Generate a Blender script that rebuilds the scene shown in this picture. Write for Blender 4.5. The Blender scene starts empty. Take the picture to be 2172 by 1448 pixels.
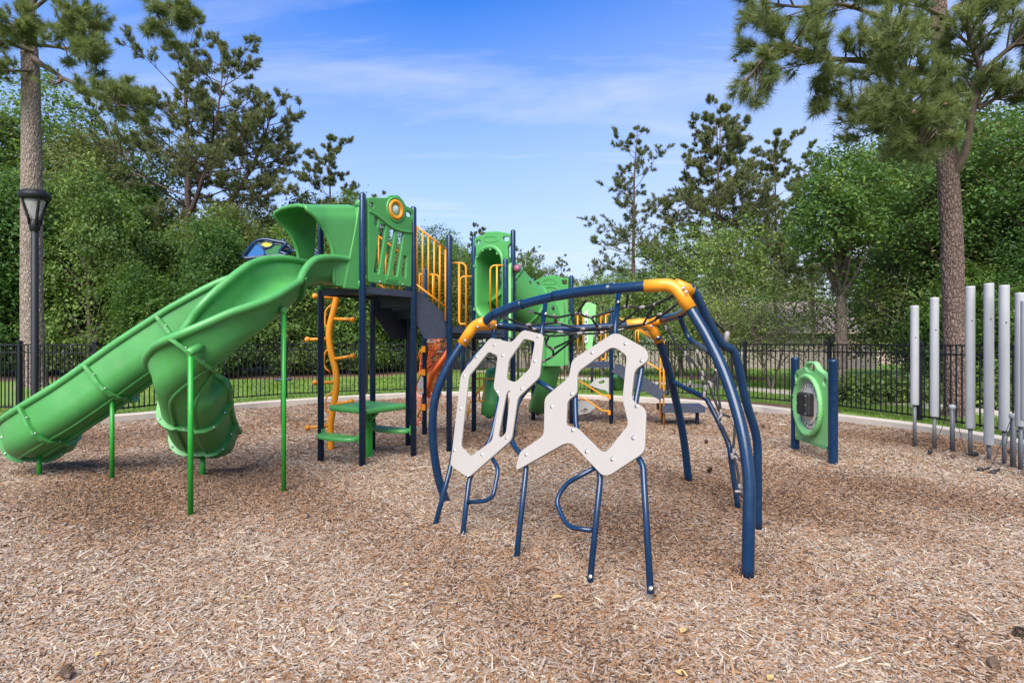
import bpy, bmesh, math, random
import numpy as np
from mathutils import Vector, Matrix, Euler

random.seed(7)
RNG = np.random.default_rng(7)
SC = bpy.context.scene
COL = SC.collection
R = math.radians
F, CAMH = 1251.0, 1.7            # focal length in photo pixels, eye height in metres

# ------------------------------------------------------------------ camera, world, sun, exposure
cam_d = bpy.data.cameras.new('camera')
cam = bpy.data.objects.new('camera', cam_d)
COL.objects.link(cam)
cam.location = (0, 0, CAMH)
cam.rotation_euler = (R(90), 0, 0)
cam_d.sensor_width = 36.0
cam_d.lens = 36.0 * F / 2172.0
cam_d.clip_start, cam_d.clip_end = 0.05, 2000
SC.camera = cam

SUN_EL, SUN_AZ = 48.0, 194.0     # degrees; azimuth clockwise from +Y (the viewing direction)
world = bpy.data.worlds.new('World')
SC.world = world
world.use_nodes = True
wn, wl = world.node_tree.nodes, world.node_tree.links
wn.clear()
w_out = wn.new('ShaderNodeOutputWorld')
w_bg = wn.new('ShaderNodeBackground')
w_sky = wn.new('ShaderNodeTexSky')
w_sky.sky_type = 'NISHITA'
w_sky.sun_disc = False
w_sky.sun_elevation = R(SUN_EL)
w_sky.sun_rotation = R(SUN_AZ)
w_sky.air_density, w_sky.dust_density, w_sky.ozone_density = 1.0, 0.6, 2.0
w_bg.inputs['Strength'].default_value = 0.05
w_hs = wn.new('ShaderNodeHueSaturation')
w_hs.inputs['Saturation'].default_value = 1.12
w_tc = wn.new('ShaderNodeTexCoord')
w_sep = wn.new('ShaderNodeSeparateXYZ')
wl.new(w_tc.outputs['Generated'], w_sep.inputs[0])
def wmath(op, a, b=None, v=None):
    n = wn.new('ShaderNodeMath'); n.operation = op
    wl.new(a, n.inputs[0])
    if b is not None: wl.new(b, n.inputs[1])
    elif v is not None: n.inputs[1].default_value = v
    return n.outputs[0]
zc = wmath('ADD', wmath('MAXIMUM', w_sep.outputs['Z'], v=0.0), v=0.12)
w_cmb = wn.new('ShaderNodeCombineXYZ')                     # the sky seen as a flat cloud deck overhead
wl.new(wmath('DIVIDE', w_sep.outputs['X'], zc), w_cmb.inputs[0])
wl.new(wmath('DIVIDE', w_sep.outputs['Y'], zc), w_cmb.inputs[1])
w_map = wn.new('ShaderNodeMapping')
w_map.inputs['Rotation'].default_value = (0, 0, R(38))
w_map.inputs['Location'].default_value = (0.35, 0.75, 0)
w_map.inputs['Scale'].default_value = (0.38, 1.7, 1)
wl.new(w_cmb.outputs[0], w_map.inputs[0])
w_no = wn.new('ShaderNodeTexNoise')
w_no.inputs['Scale'].default_value = 1.1
w_no.inputs['Detail'].default_value = 9
w_no.inputs['Roughness'].default_value = 0.62
w_no.inputs['Distortion'].default_value = 0.5
wl.new(w_map.outputs[0], w_no.inputs[0])
w_ramp = wn.new('ShaderNodeValToRGB')
w_ramp.color_ramp.elements[0].position = 0.53
w_ramp.color_ramp.elements[1].position = 0.86
wl.new(w_no.outputs['Fac'], w_ramp.inputs[0])
hz = wn.new('ShaderNodeMapRange')                           # thin veil that thickens towards the horizon
hz.inputs['From Min'].default_value = 0.0; hz.inputs['From Max'].default_value = 0.5
hz.inputs['To Min'].default_value = 1.0; hz.inputs['To Max'].default_value = 0.04
wl.new(w_sep.outputs['Z'], hz.inputs['Value'])
veil = wmath('ADD', hz.outputs[0], wmath('MULTIPLY', wmath('MAXIMUM', w_sep.outputs['X'], v=-0.1), v=0.30))
cl = wmath('MINIMUM', wmath('ADD', wmath('MULTIPLY', w_ramp.outputs[0], v=0.62), veil), v=0.94)
w_mix = wn.new('ShaderNodeMixRGB')
wl.new(cl, w_mix.inputs[0])
wl.new(w_sky.outputs[0], w_hs.inputs['Color'])
w_tint = wn.new('ShaderNodeMixRGB'); w_tint.blend_type = 'MULTIPLY'; w_tint.inputs[0].default_value = 1.0
w_tint.inputs[2].default_value = (0.36, 1.05, 1.95, 1)
wl.new(w_hs.outputs[0], w_tint.inputs[1])
wl.new(w_tint.outputs[0], w_mix.inputs[1])
w_mix.inputs[2].default_value = (5.5, 5.9, 6.5, 1)
wl.new(w_mix.outputs[0], w_bg.inputs['Color'])
wl.new(w_bg.outputs[0], w_out.inputs[0])

sun_d = bpy.data.lights.new('sun', 'SUN')
sun_d.energy = 2.9
sun_d.angle = R(50)
sun_d.color = (1.0, 0.925, 0.80)
sun = bpy.data.objects.new('sun', sun_d)
COL.objects.link(sun)
sdir = Vector((math.sin(R(SUN_AZ)) * math.cos(R(SUN_EL)), math.cos(R(SUN_AZ)) * math.cos(R(SUN_EL)), math.sin(R(SUN_EL))))
sun.rotation_euler = (-sdir).to_track_quat('-Z', 'Y').to_euler()
sun.location = sdir * 60

SC.view_settings.view_transform = 'Standard'
SC.view_settings.look = 'None'
SC.view_settings.exposure = 1.6
SC.view_settings.gamma = 1.0
SC.view_settings.use_curve_mapping = False
SC.render.engine = 'CYCLES'

# ------------------------------------------------------------------ helpers
Z = Vector((0, 0, 1))
CAMP = Vector((0, 0, CAMH))
def P(px, py, Y):                                           # photo pixel at a known distance
    return Vector(((px - 1086) / F * Y, Y, CAMH - (py - 724) / F * Y))
def G(px, py, z=0.0):                                       # photo pixel on the ground
    return P(px, py, (CAMH - z) * F / (py - 724))
def onplane(px, py, p0, n):
    d = Vector(((px - 1086) / F, 1, -(py - 724) / F))
    return CAMP + d * ((p0 - CAMP).dot(n) / d.dot(n))

def catmull(pts, sub=6):
    pts = [Vector(p) for p in pts]
    out = []
    for i in range(len(pts) - 1):
        p0 = pts[i - 1] if i else pts[0] * 2 - pts[1]
        p1, p2 = pts[i], pts[i + 1]
        p3 = pts[i + 2] if i + 2 < len(pts) else pts[-1] * 2 - pts[-2]
        for k in range(sub):
            t = k / sub
            out.append(0.5 * ((2 * p1) + (p2 - p0) * t + (2 * p0 - 5 * p1 + 4 * p2 - p3) * t * t + (3 * p1 - p0 - 3 * p2 + p3) * t ** 3))
    out.append(pts[-1].copy())
    return out

def fillet(pts, r, n=4, closed=True):                       # rounds the corners of a polygon or polyline
    pts = [Vector(p) for p in pts]
    out, N = [], len(pts)
    for i in range(N):
        if not closed and i in (0, N - 1):
            out.append(pts[i]); continue
        a, b, c = pts[i - 1], pts[i], pts[(i + 1) % N]
        d1, d2 = a - b, c - b
        k = min(r, d1.length * 0.45, d2.length * 0.45)
        p, q = b + d1.normalized() * k, b + d2.normalized() * k
        for j in range(n + 1):
            t = j / n
            out.append((1 - t) ** 2 * p + 2 * t * (1 - t) * b + t * t * q)
    return out

class MB:                                                   # mesh builder: world coordinates
    def __init__(s): s.v, s.f, s.s = [], [], []
    def add(s, vs, fs, smooth=True):
        o = len(s.v)
        s.v += [tuple(v) for v in vs]
        for f in fs:
            s.f.append(tuple(i + o for i in f)); s.s.append(smooth)
        return s
    def hexa(s, c8):
        return s.add(c8, [(0, 3, 2, 1), (4, 5, 6, 7), (0, 1, 5, 4), (1, 2, 6, 5), (2, 3, 7, 6), (3, 0, 4, 7)], False)
    def box(s, c, sx, sy, sz, ax=(1, 0, 0), ay=(0, 1, 0), az=(0, 0, 1)):
        c, ax, ay, az = Vector(c), Vector(ax).normalized() * sx / 2, Vector(ay).normalized() * sy / 2, Vector(az).normalized() * sz / 2
        return s.hexa([c - ax - ay - az, c + ax - ay - az, c + ax + ay - az, c - ax + ay - az,
                       c - ax - ay + az, c + ax - ay + az, c + ax + ay + az, c - ax + ay + az])
    def bar(s, p, q, w, h, up=Z):
        p, q = Vector(p), Vector(q)
        d = (q - p).normalized()
        sd = d.cross(Vector(up))
        sd = sd.normalized() if sd.length > 1e-4 else Vector((1, 0, 0))
        return s.box((p + q) / 2, (q - p).length, w, h, d, sd, sd.cross(d))
    def tube(s, pts, r, n=10, cap=True, dome=False):
        pts = [Vector(p) for p in pts]
        rs = list(r) if isinstance(r, (list, tuple)) else [r] * len(pts)
        if dome:
            d = (pts[-1] - pts[-2]).normalized(); q, rr = pts[-1], rs[-1]
            for a in (30, 60, 85):
                pts.append(q + d * rr * math.sin(R(a)) * 0.8); rs.append(rr * math.cos(R(a)))
        t0 = (pts[1] - pts[0]).normalized()
        u = t0.cross(Z)
        u = u.normalized() if u.length > 1e-3 else Vector((1, 0, 0))
        vs = []
        for i, p in enumerate(pts):
            t = (pts[min(i + 1, len(pts) - 1)] - pts[max(i - 1, 0)]).normalized()
            u = (u - t * u.dot(t)).normalized()
            w = t.cross(u)
            vs += [p + (u * math.cos(2 * math.pi * k / n) + w * math.sin(2 * math.pi * k / n)) * rs[i] for k in range(n)]
        fs = [(i * n + k, i * n + (k + 1) % n, (i + 1) * n + (k + 1) % n, (i + 1) * n + k) for i in range(len(pts) - 1) for k in range(n)]
        s.add(vs, fs, True)
        if cap:
            o = len(s.v)
            m = len(pts) - 1
            s.f.append(tuple(o - len(vs) + k for k in reversed(range(n)))); s.s.append(False)
            s.f.append(tuple(o - n + k for k in range(n))); s.s.append(False)
        return s
    def cyl(s, p, q, r, n=14, dome=False): return s.tube([p, q], r, n, True, dome)
    def lathe(s, prof, o, axis=Z, n=18, smooth=True):
        o, a = Vector(o), Vector(axis).normalized()
        u = a.orthogonal().normalized(); w = a.cross(u)
        vs = [o + a * z + (u * math.cos(2 * math.pi * k / n) + w * math.sin(2 * math.pi * k / n)) * r for r, z in prof for k in range(n)]
        fs = [(i * n + k, i * n + (k + 1) % n, (i + 1) * n + (k + 1) % n, (i + 1) * n + k) for i in range(len(prof) - 1) for k in range(n)]
        return s.add(vs, fs, smooth)
    def ball(s, c, r, n=8, sq=1.0):
        return s.lathe([(max(1e-4, r * math.sin(math.pi * i / n)), -r * sq * math.cos(math.pi * i / n)) for i in range(n + 1)], c, Z, n + 2)
    def bolt(s, c, d, r=0.012):
        d = Vector(d).normalized()
        return s.lathe([(r * 1.3, 0), (r * 1.3, r * .35), (r, r * .4), (r * .75, r * .85), (0.0005, r)], c, d, 8)
    def sweep(s, pts, frames, prof, closed=False, smooth=True, cap=False):
        m = len(prof[0]) if isinstance(prof[0], list) else len(prof)
        vs = []
        for i, (p, (a, b)) in enumerate(zip(pts, frames)):
            pr = prof[i] if isinstance(prof[0], list) else prof
            vs += [Vector(p) + a * u + b * v for u, v in pr]
        mm = m if closed else m - 1
        fs = [(i * m + k, i * m + (k + 1) % m, (i + 1) * m + (k + 1) % m, (i + 1) * m + k) for i in range(len(pts) - 1) for k in range(mm)]
        o = len(s.v)
        s.add(vs, fs, smooth)
        if cap:
            s.f.append(tuple(o + k for k in reversed(range(m)))); s.s.append(False)
            s.f.append(tuple(o + (len(pts) - 1) * m + k for k in range(m))); s.s.append(False)
        return s
    def plate(s, outline, holes, o, e1, e2, thick, bev=0.006, rnd=0.02, nf=4):
        """flat board with holes; outline in (e1, e2) metres from o, thick along e1 x e2, centred"""
        c = bpy.data.curves.new('tmp', 'CURVE'); c.dimensions = '2D'; c.fill_mode = 'BOTH'
        c.extrude = thick / 2 - bev; c.bevel_depth = bev; c.bevel_resolution = 1; c.offset = -bev
        for k, pl in enumerate([outline] + list(holes)):
            pl = [Vector((p[0], p[1], 0)) for p in pl]
            if rnd > 0: pl = fillet(pl, rnd if k == 0 else rnd * .8, nf)
            sp = c.splines.new('POLY'); sp.points.add(len(pl) - 1); sp.use_cyclic_u = True
            for q, p in zip(sp.points, pl): q.co = (p.x, p.y, 0, 1)
        ob = bpy.data.objects.new('tmp', c); COL.objects.link(ob)
        dg = bpy.context.evaluated_depsgraph_get()
        me = bpy.data.meshes.new_from_object(ob.evaluated_get(dg))
        e1, e2, o = Vector(e1).normalized(), Vector(e2).normalized(), Vector(o)
        n = e1.cross(e2)
        s.add([o + e1 * v.co.x + e2 * v.co.y + n * v.co.z for v in me.vertices], [tuple(p.vertices) for p in me.polygons], False)
        bpy.data.objects.remove(ob); bpy.data.curves.remove(c); bpy.data.meshes.remove(me)
        return s
    def plate_px(s, outline, holes, p0, n, thick, bev=0.005, rnd=0.03, conv=None, push=0.0, nf=4):
        n = Vector(n).normalized(); p0 = Vector(p0)
        if n.dot(CAMP - p0) < 0: n = -n                     # n towards the eye
        e2 = (Z - n * n.dot(Z)).normalized(); e1 = e2.cross(n)
        cv = conv or (lambda x, y: (x, y))
        def to2(q):
            w = onplane(*cv(*q), p0, n) - p0
            return (w.dot(e1), w.dot(e2))
        return s.plate([to2(q) for q in outline], [[to2(q) for q in h] for h in holes], p0 + n * push, e1, e2, thick, bev, rnd, nf)
    def mesh(s, name, off=Vector((0, 0, 0))):
        me = bpy.data.meshes.new(name)
        me.from_pydata([(v[0] - off.x, v[1] - off.y, v[2] - off.z) for v in s.v], [], s.f)
        me.polygons.foreach_set('use_smooth', s.s)
        me.validate(); me.update()
        return me
    def build(s, name, m, parent=None):
        off = wloc(parent) if parent is not None else Vector((0, 0, 0))
        me = s.mesh(name, off)
        me.materials.append(m)
        return link(name, me, parent)

def wloc(o):
    v = o.location.copy()
    while o.parent is not None:
        o = o.parent; v = v + o.location
    return v
def link(name, data, parent=None, loc=None):
    o = bpy.data.objects.new(name, data)
    COL.objects.link(o)
    if parent is not None: o.parent = parent
    if loc is not None: o.location = loc
    return o
def tag(o, label=None, cat=None, group=None, kind=None):
    for k, v in (('label', label), ('category', cat), ('group', group), ('kind', kind)):
        if v: o[k] = v
    return o
def thing(name, loc, label, cat, group=None):
    o = bpy.data.objects.new(name, None)
    o.empty_display_size = 0.2
    COL.objects.link(o)
    o.location = loc
    return tag(o, label, cat, group)
def copy_tree(o, parent=None):
    c = o.copy(); COL.objects.link(c)
    if parent is not None: c.parent = parent
    for ch in o.children: copy_tree(ch, c)
    return c
def np_mesh(name, verts, faces, tint=None, smooth=False):
    me = bpy.data.meshes.new(name)
    nv, (nf, k) = len(verts), faces.shape
    me.vertices.add(nv); me.vertices.foreach_set('co', np.ascontiguousarray(verts, dtype=np.float32).ravel())
    me.loops.add(nf * k); me.loops.foreach_set('vertex_index', np.ascontiguousarray(faces, dtype=np.int32).ravel())
    me.polygons.add(nf)
    me.polygons.foreach_set('loop_start', np.arange(0, nf * k, k, dtype=np.int32))
    me.polygons.foreach_set('use_smooth', np.full(nf, smooth))
    if tint is not None:
        a = me.attributes.new('tint', 'FLOAT', 'POINT')
        a.data.foreach_set('value', np.ascontiguousarray(tint, dtype=np.float32))
    me.update(calc_edges=True)
    return me

# ------------------------------------------------------------------ materials
class Nt:
    def __init__(s, name):
        s.m = bpy.data.materials.new(name); s.m.use_nodes = True
        s.n, s.l = s.m.node_tree.nodes, s.m.node_tree.links
        s.bsdf = s.n['Principled BSDF']; s.out = s.n['Material Output']
    def new(s, t, **kw):
        nd = s.n.new(t)
        for k, v in kw.items():
            if k in nd.inputs: nd.inputs[k].default_value = v
            else: setattr(nd, k, v)
        return nd
    def coord(s, scale=(1, 1, 1), kind='Object'):
        tc = s.new('ShaderNodeTexCoord'); mp = s.new('ShaderNodeMapping')
        mp.inputs['Scale'].default_value = scale
        s.l.new(tc.outputs[kind], mp.inputs[0])
        return mp.outputs[0]
    def noise(s, vec, scale, detail=4, rough=.55):
        nd = s.new('ShaderNodeTexNoise', Scale=scale, Detail=detail, Roughness=rough)
        s.l.new(vec, nd.inputs['Vector'])
        return nd.outputs['Fac']
    def ramp(s, fac, stops):
        nd = s.new('ShaderNodeValToRGB')
        el = nd.color_ramp.elements
        while len(el) < len(stops): el.new(0.5)
        for e, (p, c) in zip(el, stops):
            e.position = p; e.color = (*c, 1) if len(c) == 3 else c
        s.l.new(fac, nd.inputs[0])
        return nd.outputs[0]
    def mix(s, fac, a, b, mode='MIX'):
        nd = s.new('ShaderNodeMixRGB', blend_type=mode)
        for i, x in ((0, fac), (1, a), (2, b)):
            if isinstance(x, (int, float)): nd.inputs[i].default_value = x
            elif isinstance(x, tuple): nd.inputs[i].default_value = (*x, 1)
            else: s.l.new(x, nd.inputs[i])
        return nd.outputs[0]
    def bump(s, h, strength, dist=0.01):
        nd = s.new('ShaderNodeBump', Strength=strength, Distance=dist)
        s.l.new(h, nd.inputs['Height'])
        s.l.new(nd.outputs[0], s.bsdf.inputs['Normal'])
    def set(s, col=None, rough=None, metal=None, spec=None):
        if col is not None:
            if isinstance(col, tuple): s.bsdf.inputs['Base Color'].default_value = (*col, 1)
            else: s.l.new(col, s.bsdf.inputs['Base Color'])
        if rough is not None:
            if isinstance(rough, (int, float)): s.bsdf.inputs['Roughness'].default_value = rough
            else: s.l.new(rough, s.bsdf.inputs['Roughness'])
        if metal is not None: s.bsdf.inputs['Metallic'].default_value = metal
        if spec is not None: s.bsdf.inputs['Specular IOR Level'].default_value = spec
        return s.m

def worn(name, col, rough=0.4, var=0.12, scale=3.0, grain=0.0, gs=150, metal=0.0, dust=0.06, spec=None):
    t = Nt(name)
    v = t.coord()
    a = t.noise(v, scale, 5)
    c1 = tuple(x * (1 - var) for x in col); c2 = tuple(min(1, x * (1 + var)) for x in col)
    c = t.ramp(a, [(0.3, c1), (0.7, c2)])
    d = t.noise(v, scale * 7, 6, .7)
    dm = t.ramp(d, [(0.52, (0, 0, 0)), (0.8, (dust * 3,) * 3)])
    c = t.mix(dm, c, (0.42, 0.36, 0.28))
    rr = t.new('ShaderNodeMapRange'); rr.inputs['To Min'].default_value = rough - .08; rr.inputs['To Max'].default_value = rough + .14
    t.l.new(d, rr.inputs['Value'])
    if grain > 0: t.bump(t.noise(v, gs, 2), grain, 0.003)
    return t.set(c, rr.outputs[0], metal, spec)

M_GREEN = worn('green_plastic', (0.060, 0.265, 0.062), 0.40, 0.15, 1.3, 0.12, 260, 0, 0.035)
M_GREEN_PALE = worn('pale_green_plastic', (0.18, 0.45, 0.16), 0.45, 0.08, 1.6, 0.1, 260)
M_LEGGREEN = worn('bright_green_paint', (0.015, 0.25, 0.022), 0.38, 0.08, 3)
M_NAVY = worn('navy_paint', (0.003, 0.022, 0.062), 0.24, 0.08, 1.5, 0.03, 90, 0, 0.008)
M_ORANGE = worn('yellow_orange_paint', (0.70, 0.255, 0.008), 0.36, 0.06, 3)
M_BEIGE = worn('beige_board', (0.30, 0.272, 0.24), 0.5, 0.04, 2.0, 0.10, 220, 0, 0.03)
M_SLATE = worn('slate_deck_coating', (0.028, 0.036, 0.058), 0.55, 0.18, 6, 0.35, 120)
M_BLACK = worn('black_fence_paint', (0.008, 0.0085, 0.010), 0.5, 0.2, 3, 0, 1, 0, 0.01, 0.3)
M_STEEL = worn('bolt_steel', (0.55, 0.55, 0.54), 0.3, 0.1, 20, 0, 1, 0.9, 0.02)
M_ROPE = worn('black_rope', (0.016, 0.016, 0.017), 0.75, 0.25, 40, 0.6, 300)
M_CONN = worn('grey_connector', (0.26, 0.23, 0.21), 0.5, 0.06, 10)
M_CHIME = worn('grey_chime_metal', (0.33, 0.33, 0.335), 0.5, 0.07, 2, 0.05, 60, 0.0, 0.02)
M_GREYPOST = worn('dark_grey_paint', (0.10, 0.105, 0.115), 0.5, 0.1, 6)
M_RUBBER = worn('black_rubber', (0.014, 0.013, 0.013), 0.6, 0.2, 20)
M_SAFETY = worn('orange_netting', (1.0, 0.17, 0.025), 0.5, 0.1, 6)
M_MAROON = worn('maroon_plastic', (0.22, 0.07, 0.12), 0.4, 0.05, 5)
M_GREYBOARD = worn('grey_board', (0.36, 0.35, 0.34), 0.5, 0.05, 5)
M_CREAM = worn('cream_board', (0.70, 0.62, 0.52), 0.5, 0.04, 5)
M_INK = worn('dark_print', (0.02, 0.02, 0.022), 0.5, 0.05, 5)
M_WHITEP = worn('white_print', (0.75, 0.75, 0.73), 0.5, 0.04, 5)

def glassy(name, col, alpha=0.5):
    t = Nt(name)
    t.set(col, 0.12)
    tr = t.new('ShaderNodeBsdfTransparent'); tr.inputs[0].default_value = (*[min(1, c * 1.6 + .12) for c in col], 1)
    mx = t.new('ShaderNodeMixShader'); mx.inputs[0].default_value = alpha
    t.l.new(tr.outputs[0], mx.inputs[1]); t.l.new(t.bsdf.outputs[0], mx.inputs[2])
    t.l.new(mx.outputs[0], t.out.inputs[0])
    return t.m
M_BLUEPANE = glassy('blue_tinted_pane', (0.04, 0.16, 0.42), 0.75)
M_YELPANE = glassy('yellow_tinted_pane', (0.65, 0.6, 0.08), 0.7)
M_GRNPANE = glassy('green_tinted_pane', (0.06, 0.22, 0.08), 0.7)
M_MAUVEPANE = glassy('mauve_tinted_pane', (0.5, 0.4, 0.55), 0.6)
M_LENS = glassy('clear_lamp_lens', (0.6, 0.58, 0.55), 0.35)
M_DOME = glassy('clear_bubble', (0.75, 0.77, 0.78), 0.45)

def mat_chipsheet():
    t = Nt('wood_chip_bed')
    v = t.coord((1, 1, 1))
    vo = t.new('ShaderNodeTexVoronoi', Scale=26.0); vo.feature = 'F1'
    mp = t.new('ShaderNodeMapping'); mp.inputs['Scale'].default_value = (1.0, 2.1, 1)
    wv = t.new('ShaderNodeTexNoise', Scale=7.0, Detail=3)
    t.l.new(v, wv.inputs['Vector'])
    add = t.new('ShaderNodeMixRGB', blend_type='ADD'); add.inputs[0].default_value = .22
    t.l.new(v, add.inputs[1]); t.l.new(wv.outputs['Color'], add.inputs[2])
    t.l.new(add.outputs[0], mp.inputs[0]); t.l.new(mp.outputs[0], vo.inputs['Vector'])
    sep = t.new('ShaderNodeSeparateColor'); t.l.new(vo.outputs['Color'], sep.inputs[0])
    c = t.ramp(sep.outputs[0], [(0.0, (0.045, 0.028, 0.02)), (0.3, (0.13, 0.08, 0.052)), (0.55, (0.27, 0.165, 0.092)), (0.8, (0.30, 0.225, 0.165)), (1.0, (0.40, 0.32, 0.24))])
    big = t.noise(v, 0.55, 6, .6)
    bm = t.ramp(big, [(0.46, (0, 0, 0)), (0.68, (0.75,) * 3)])
    c = t.mix(bm, c, (0.27, 0.135, 0.055))
    t.bump(vo.outputs['Distance'], 0.9, 0.03)
    return t.set(c, 0.85, spec=0.2)
M_CHIPSHEET = mat_chipsheet()

def mat_chip():
    t = Nt('wood_chip')
    at = t.new('ShaderNodeAttribute', attribute_type='INSTANCER', attribute_name='tint')
    c = t.ramp(at.outputs['Fac'], [(0.0, (0.04, 0.024, 0.017)), (0.20, (0.10, 0.058, 0.038)), (0.38, (0.26, 0.135, 0.062)), (0.56, (0.33, 0.205, 0.118)), (0.72, (0.275, 0.215, 0.172)), (0.90, (0.36, 0.30, 0.25)), (1.0, (0.46, 0.385, 0.29))])
    v = t.coord((3, 22, 22))
    g = t.noise(v, 2.0, 3)
    c = t.mix(0.35, c, t.ramp(g, [(0.3, (0.35, 0.3, 0.26)), (0.7, (1, 1, 1))]), 'MULTIPLY')
    return t.set(c, 0.8, spec=0.25)
M_CHIP = mat_chip()

def mat_leaf(name, lo, mid, hi, transl=0.28):
    t = Nt(name)
    at = t.new('ShaderNodeAttribute', attribute_name='tint')
    ob = t.new('ShaderNodeObjectInfo')
    mth = t.new('ShaderNodeMath', operation='MULTIPLY_ADD'); mth.inputs[1].default_value = .22; mth.inputs[2].default_value = -.11
    t.l.new(ob.outputs['Random'], mth.inputs[0])
    ad = t.new('ShaderNodeMath', operation='ADD'); t.l.new(at.outputs['Fac'], ad.inputs[0]); t.l.new(mth.outputs[0], ad.inputs[1])
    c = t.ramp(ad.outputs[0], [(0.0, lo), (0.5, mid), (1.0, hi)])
    t.set(c, 0.48, spec=0.35)
    tr = t.new('ShaderNodeBsdfTranslucent')
    t.l.new(t.mix(0.25, c, (0.25, 0.35, 0.02)), tr.inputs[0])
    mx = t.new('ShaderNodeMixShader'); mx.inputs[0].default_value = transl
    t.l.new(t.bsdf.outputs[0], mx.inputs[1]); t.l.new(tr.outputs[0], mx.inputs[2])
    t.l.new(mx.outputs[0], t.out.inputs[0])
    return t.m
M_LEAF = mat_leaf('broad_leaf', (0.042, 0.10, 0.022), (0.105, 0.20, 0.036), (0.27, 0.36, 0.07), .42)
M_LEAF_DARK = mat_leaf('dark_leaf', (0.034, 0.092, 0.026), (0.084, 0.175, 0.038), (0.19, 0.29, 0.06), .42)
M_LEAF_LIGHT = mat_leaf('light_leaf', (0.068, 0.13, 0.03), (0.14, 0.225, 0.05), (0.30, 0.37, 0.085), .4)
M_LEAF_OLIVE = mat_leaf('olive_leaf', (0.07, 0.09, 0.028), (0.14, 0.16, 0.045), (0.25, 0.22, 0.07), .4)
M_NEEDLE = mat_leaf('pine_needle', (0.075, 0.10, 0.036), (0.15, 0.19, 0.065), (0.30, 0.33, 0.11), 0.36)
M_NEEDLE_FAR = mat_leaf('far_pine_needle', (0.085, 0.10, 0.046), (0.15, 0.17, 0.072), (0.25, 0.25, 0.10), 0.4)
M_GRASSBLADE = mat_leaf('grass_blade', (0.06, 0.12, 0.022), (0.12, 0.21, 0.03), (0.26, 0.33, 0.06), 0.3)
M_SCRUB = mat_leaf('scrub_leaf', (0.08, 0.11, 0.036), (0.15, 0.20, 0.055), (0.29, 0.32, 0.09), .4)

def mat_bark(name, a, b, c3, sc=(7, 7, 2.6)):
    t = Nt(name)
    v = t.coord(sc)
    vo = t.new('ShaderNodeTexVoronoi', Scale=1.6); vo.feature = 'DISTANCE_TO_EDGE'
    nz = t.new('ShaderNodeTexNoise', Scale=1.4, Detail=4); t.l.new(v, nz.inputs['Vector'])
    add = t.new('ShaderNodeMixRGB', blend_type='ADD'); add.inputs[0].default_value = .55
    t.l.new(v, add.inputs[1]); t.l.new(nz.outputs['Color'], add.inputs[2]); t.l.new(add.outputs[0], vo.inputs['Vector'])
    d = vo.outputs['Distance']
    fine = t.noise(v, 9, 5, .65)
    col = t.ramp(fine, [(0.3, b), (0.7, c3)])
    crack = t.ramp(d, [(0.01, (.75, .75, .75)), (0.12, (0, 0, 0))])
    col = t.mix(crack, col, a)
    hh = t.mix(0.3, t.ramp(d, [(0, (0, 0, 0)), (0.2, (1, 1, 1))]), fine)
    t.bump(hh, 0.9, 0.03)
    return t.set(col, 0.9, spec=0.15)
M_PINEBARK = mat_bark('pine_bark', (0.055, 0.034, 0.026), (0.11, 0.07, 0.056), (0.24, 0.175, 0.15), (11, 11, 4.6))
M_PINEBARK_GREY = mat_bark('grey_pine_bark', (0.12, 0.085, 0.07), (0.20, 0.145, 0.12), (0.36, 0.29, 0.25), (9, 9, 3.6))
M_BARK = mat_bark('grey_brown_bark', (0.06, 0.045, 0.034), (0.14, 0.105, 0.08), (0.25, 0.20, 0.165), (9, 9, 3))
M_TWIG = worn('twig_bark', (0.11, 0.075, 0.055), 0.85, 0.25, 8)

def mat_ground(name, stops, scale=1.2, fine=60, bump=.5, rough=.9):
    t = Nt(name)
    v = t.coord()
    a, b = t.noise(v, scale, 6, .6), t.noise(v, fine, 4, .7)
    m = t.new('ShaderNodeMath', operation='MULTIPLY_ADD'); m.inputs[1].default_value = .5
    t.l.new(a, m.inputs[0])
    h = t.new('ShaderNodeMath', operation='MULTIPLY'); h.inputs[1].default_value = .5
    t.l.new(b, h.inputs[0]); t.l.new(h.outputs[0], m.inputs[2])
    c = t.ramp(m.outputs[0], stops)
    t.bump(b, bump, 0.02)
    return t.set(c, rough, spec=0.2)
M_LAWN = mat_ground('lawn', [(0.3, (0.062, 0.115, 0.02)), (0.5, (0.115, 0.20, 0.03)), (0.66, (0.21, 0.27, 0.06)), (0.8, (0.28, 0.25, 0.11))], 0.5, 45)
M_CONCRETE = mat_ground('pale_concrete', [(0.3, (0.33, 0.28, 0.23)), (0.55, (0.43, 0.38, 0.32)), (0.75, (0.50, 0.45, 0.39))], 1.4, 90, .25)
M_MULCH = mat_ground('brown_mulch', [(0.3, (0.06, 0.036, 0.024)), (0.5, (0.12, 0.07, 0.045)), (0.7, (0.21, 0.13, 0.085))], 2.5, 40, 1.0)
M_LITTER = mat_ground('leaf_litter', [(0.3, (0.07, 0.046, 0.026)), (0.5, (0.16, 0.10, 0.06)), (0.7, (0.25, 0.17, 0.11))], 1.2, 30, 1.0)
M_FIELD = mat_ground('far_grass', [(0.3, (0.05, 0.09, 0.02)), (0.7, (0.12, 0.17, 0.04))], 0.1, 3)
M_PLANK = worn('weathered_plank', (0.30, 0.25, 0.21), 0.85, 0.3, 3.5, 0.4, 60, 0, 0.1)
M_BRICK = None
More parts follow.
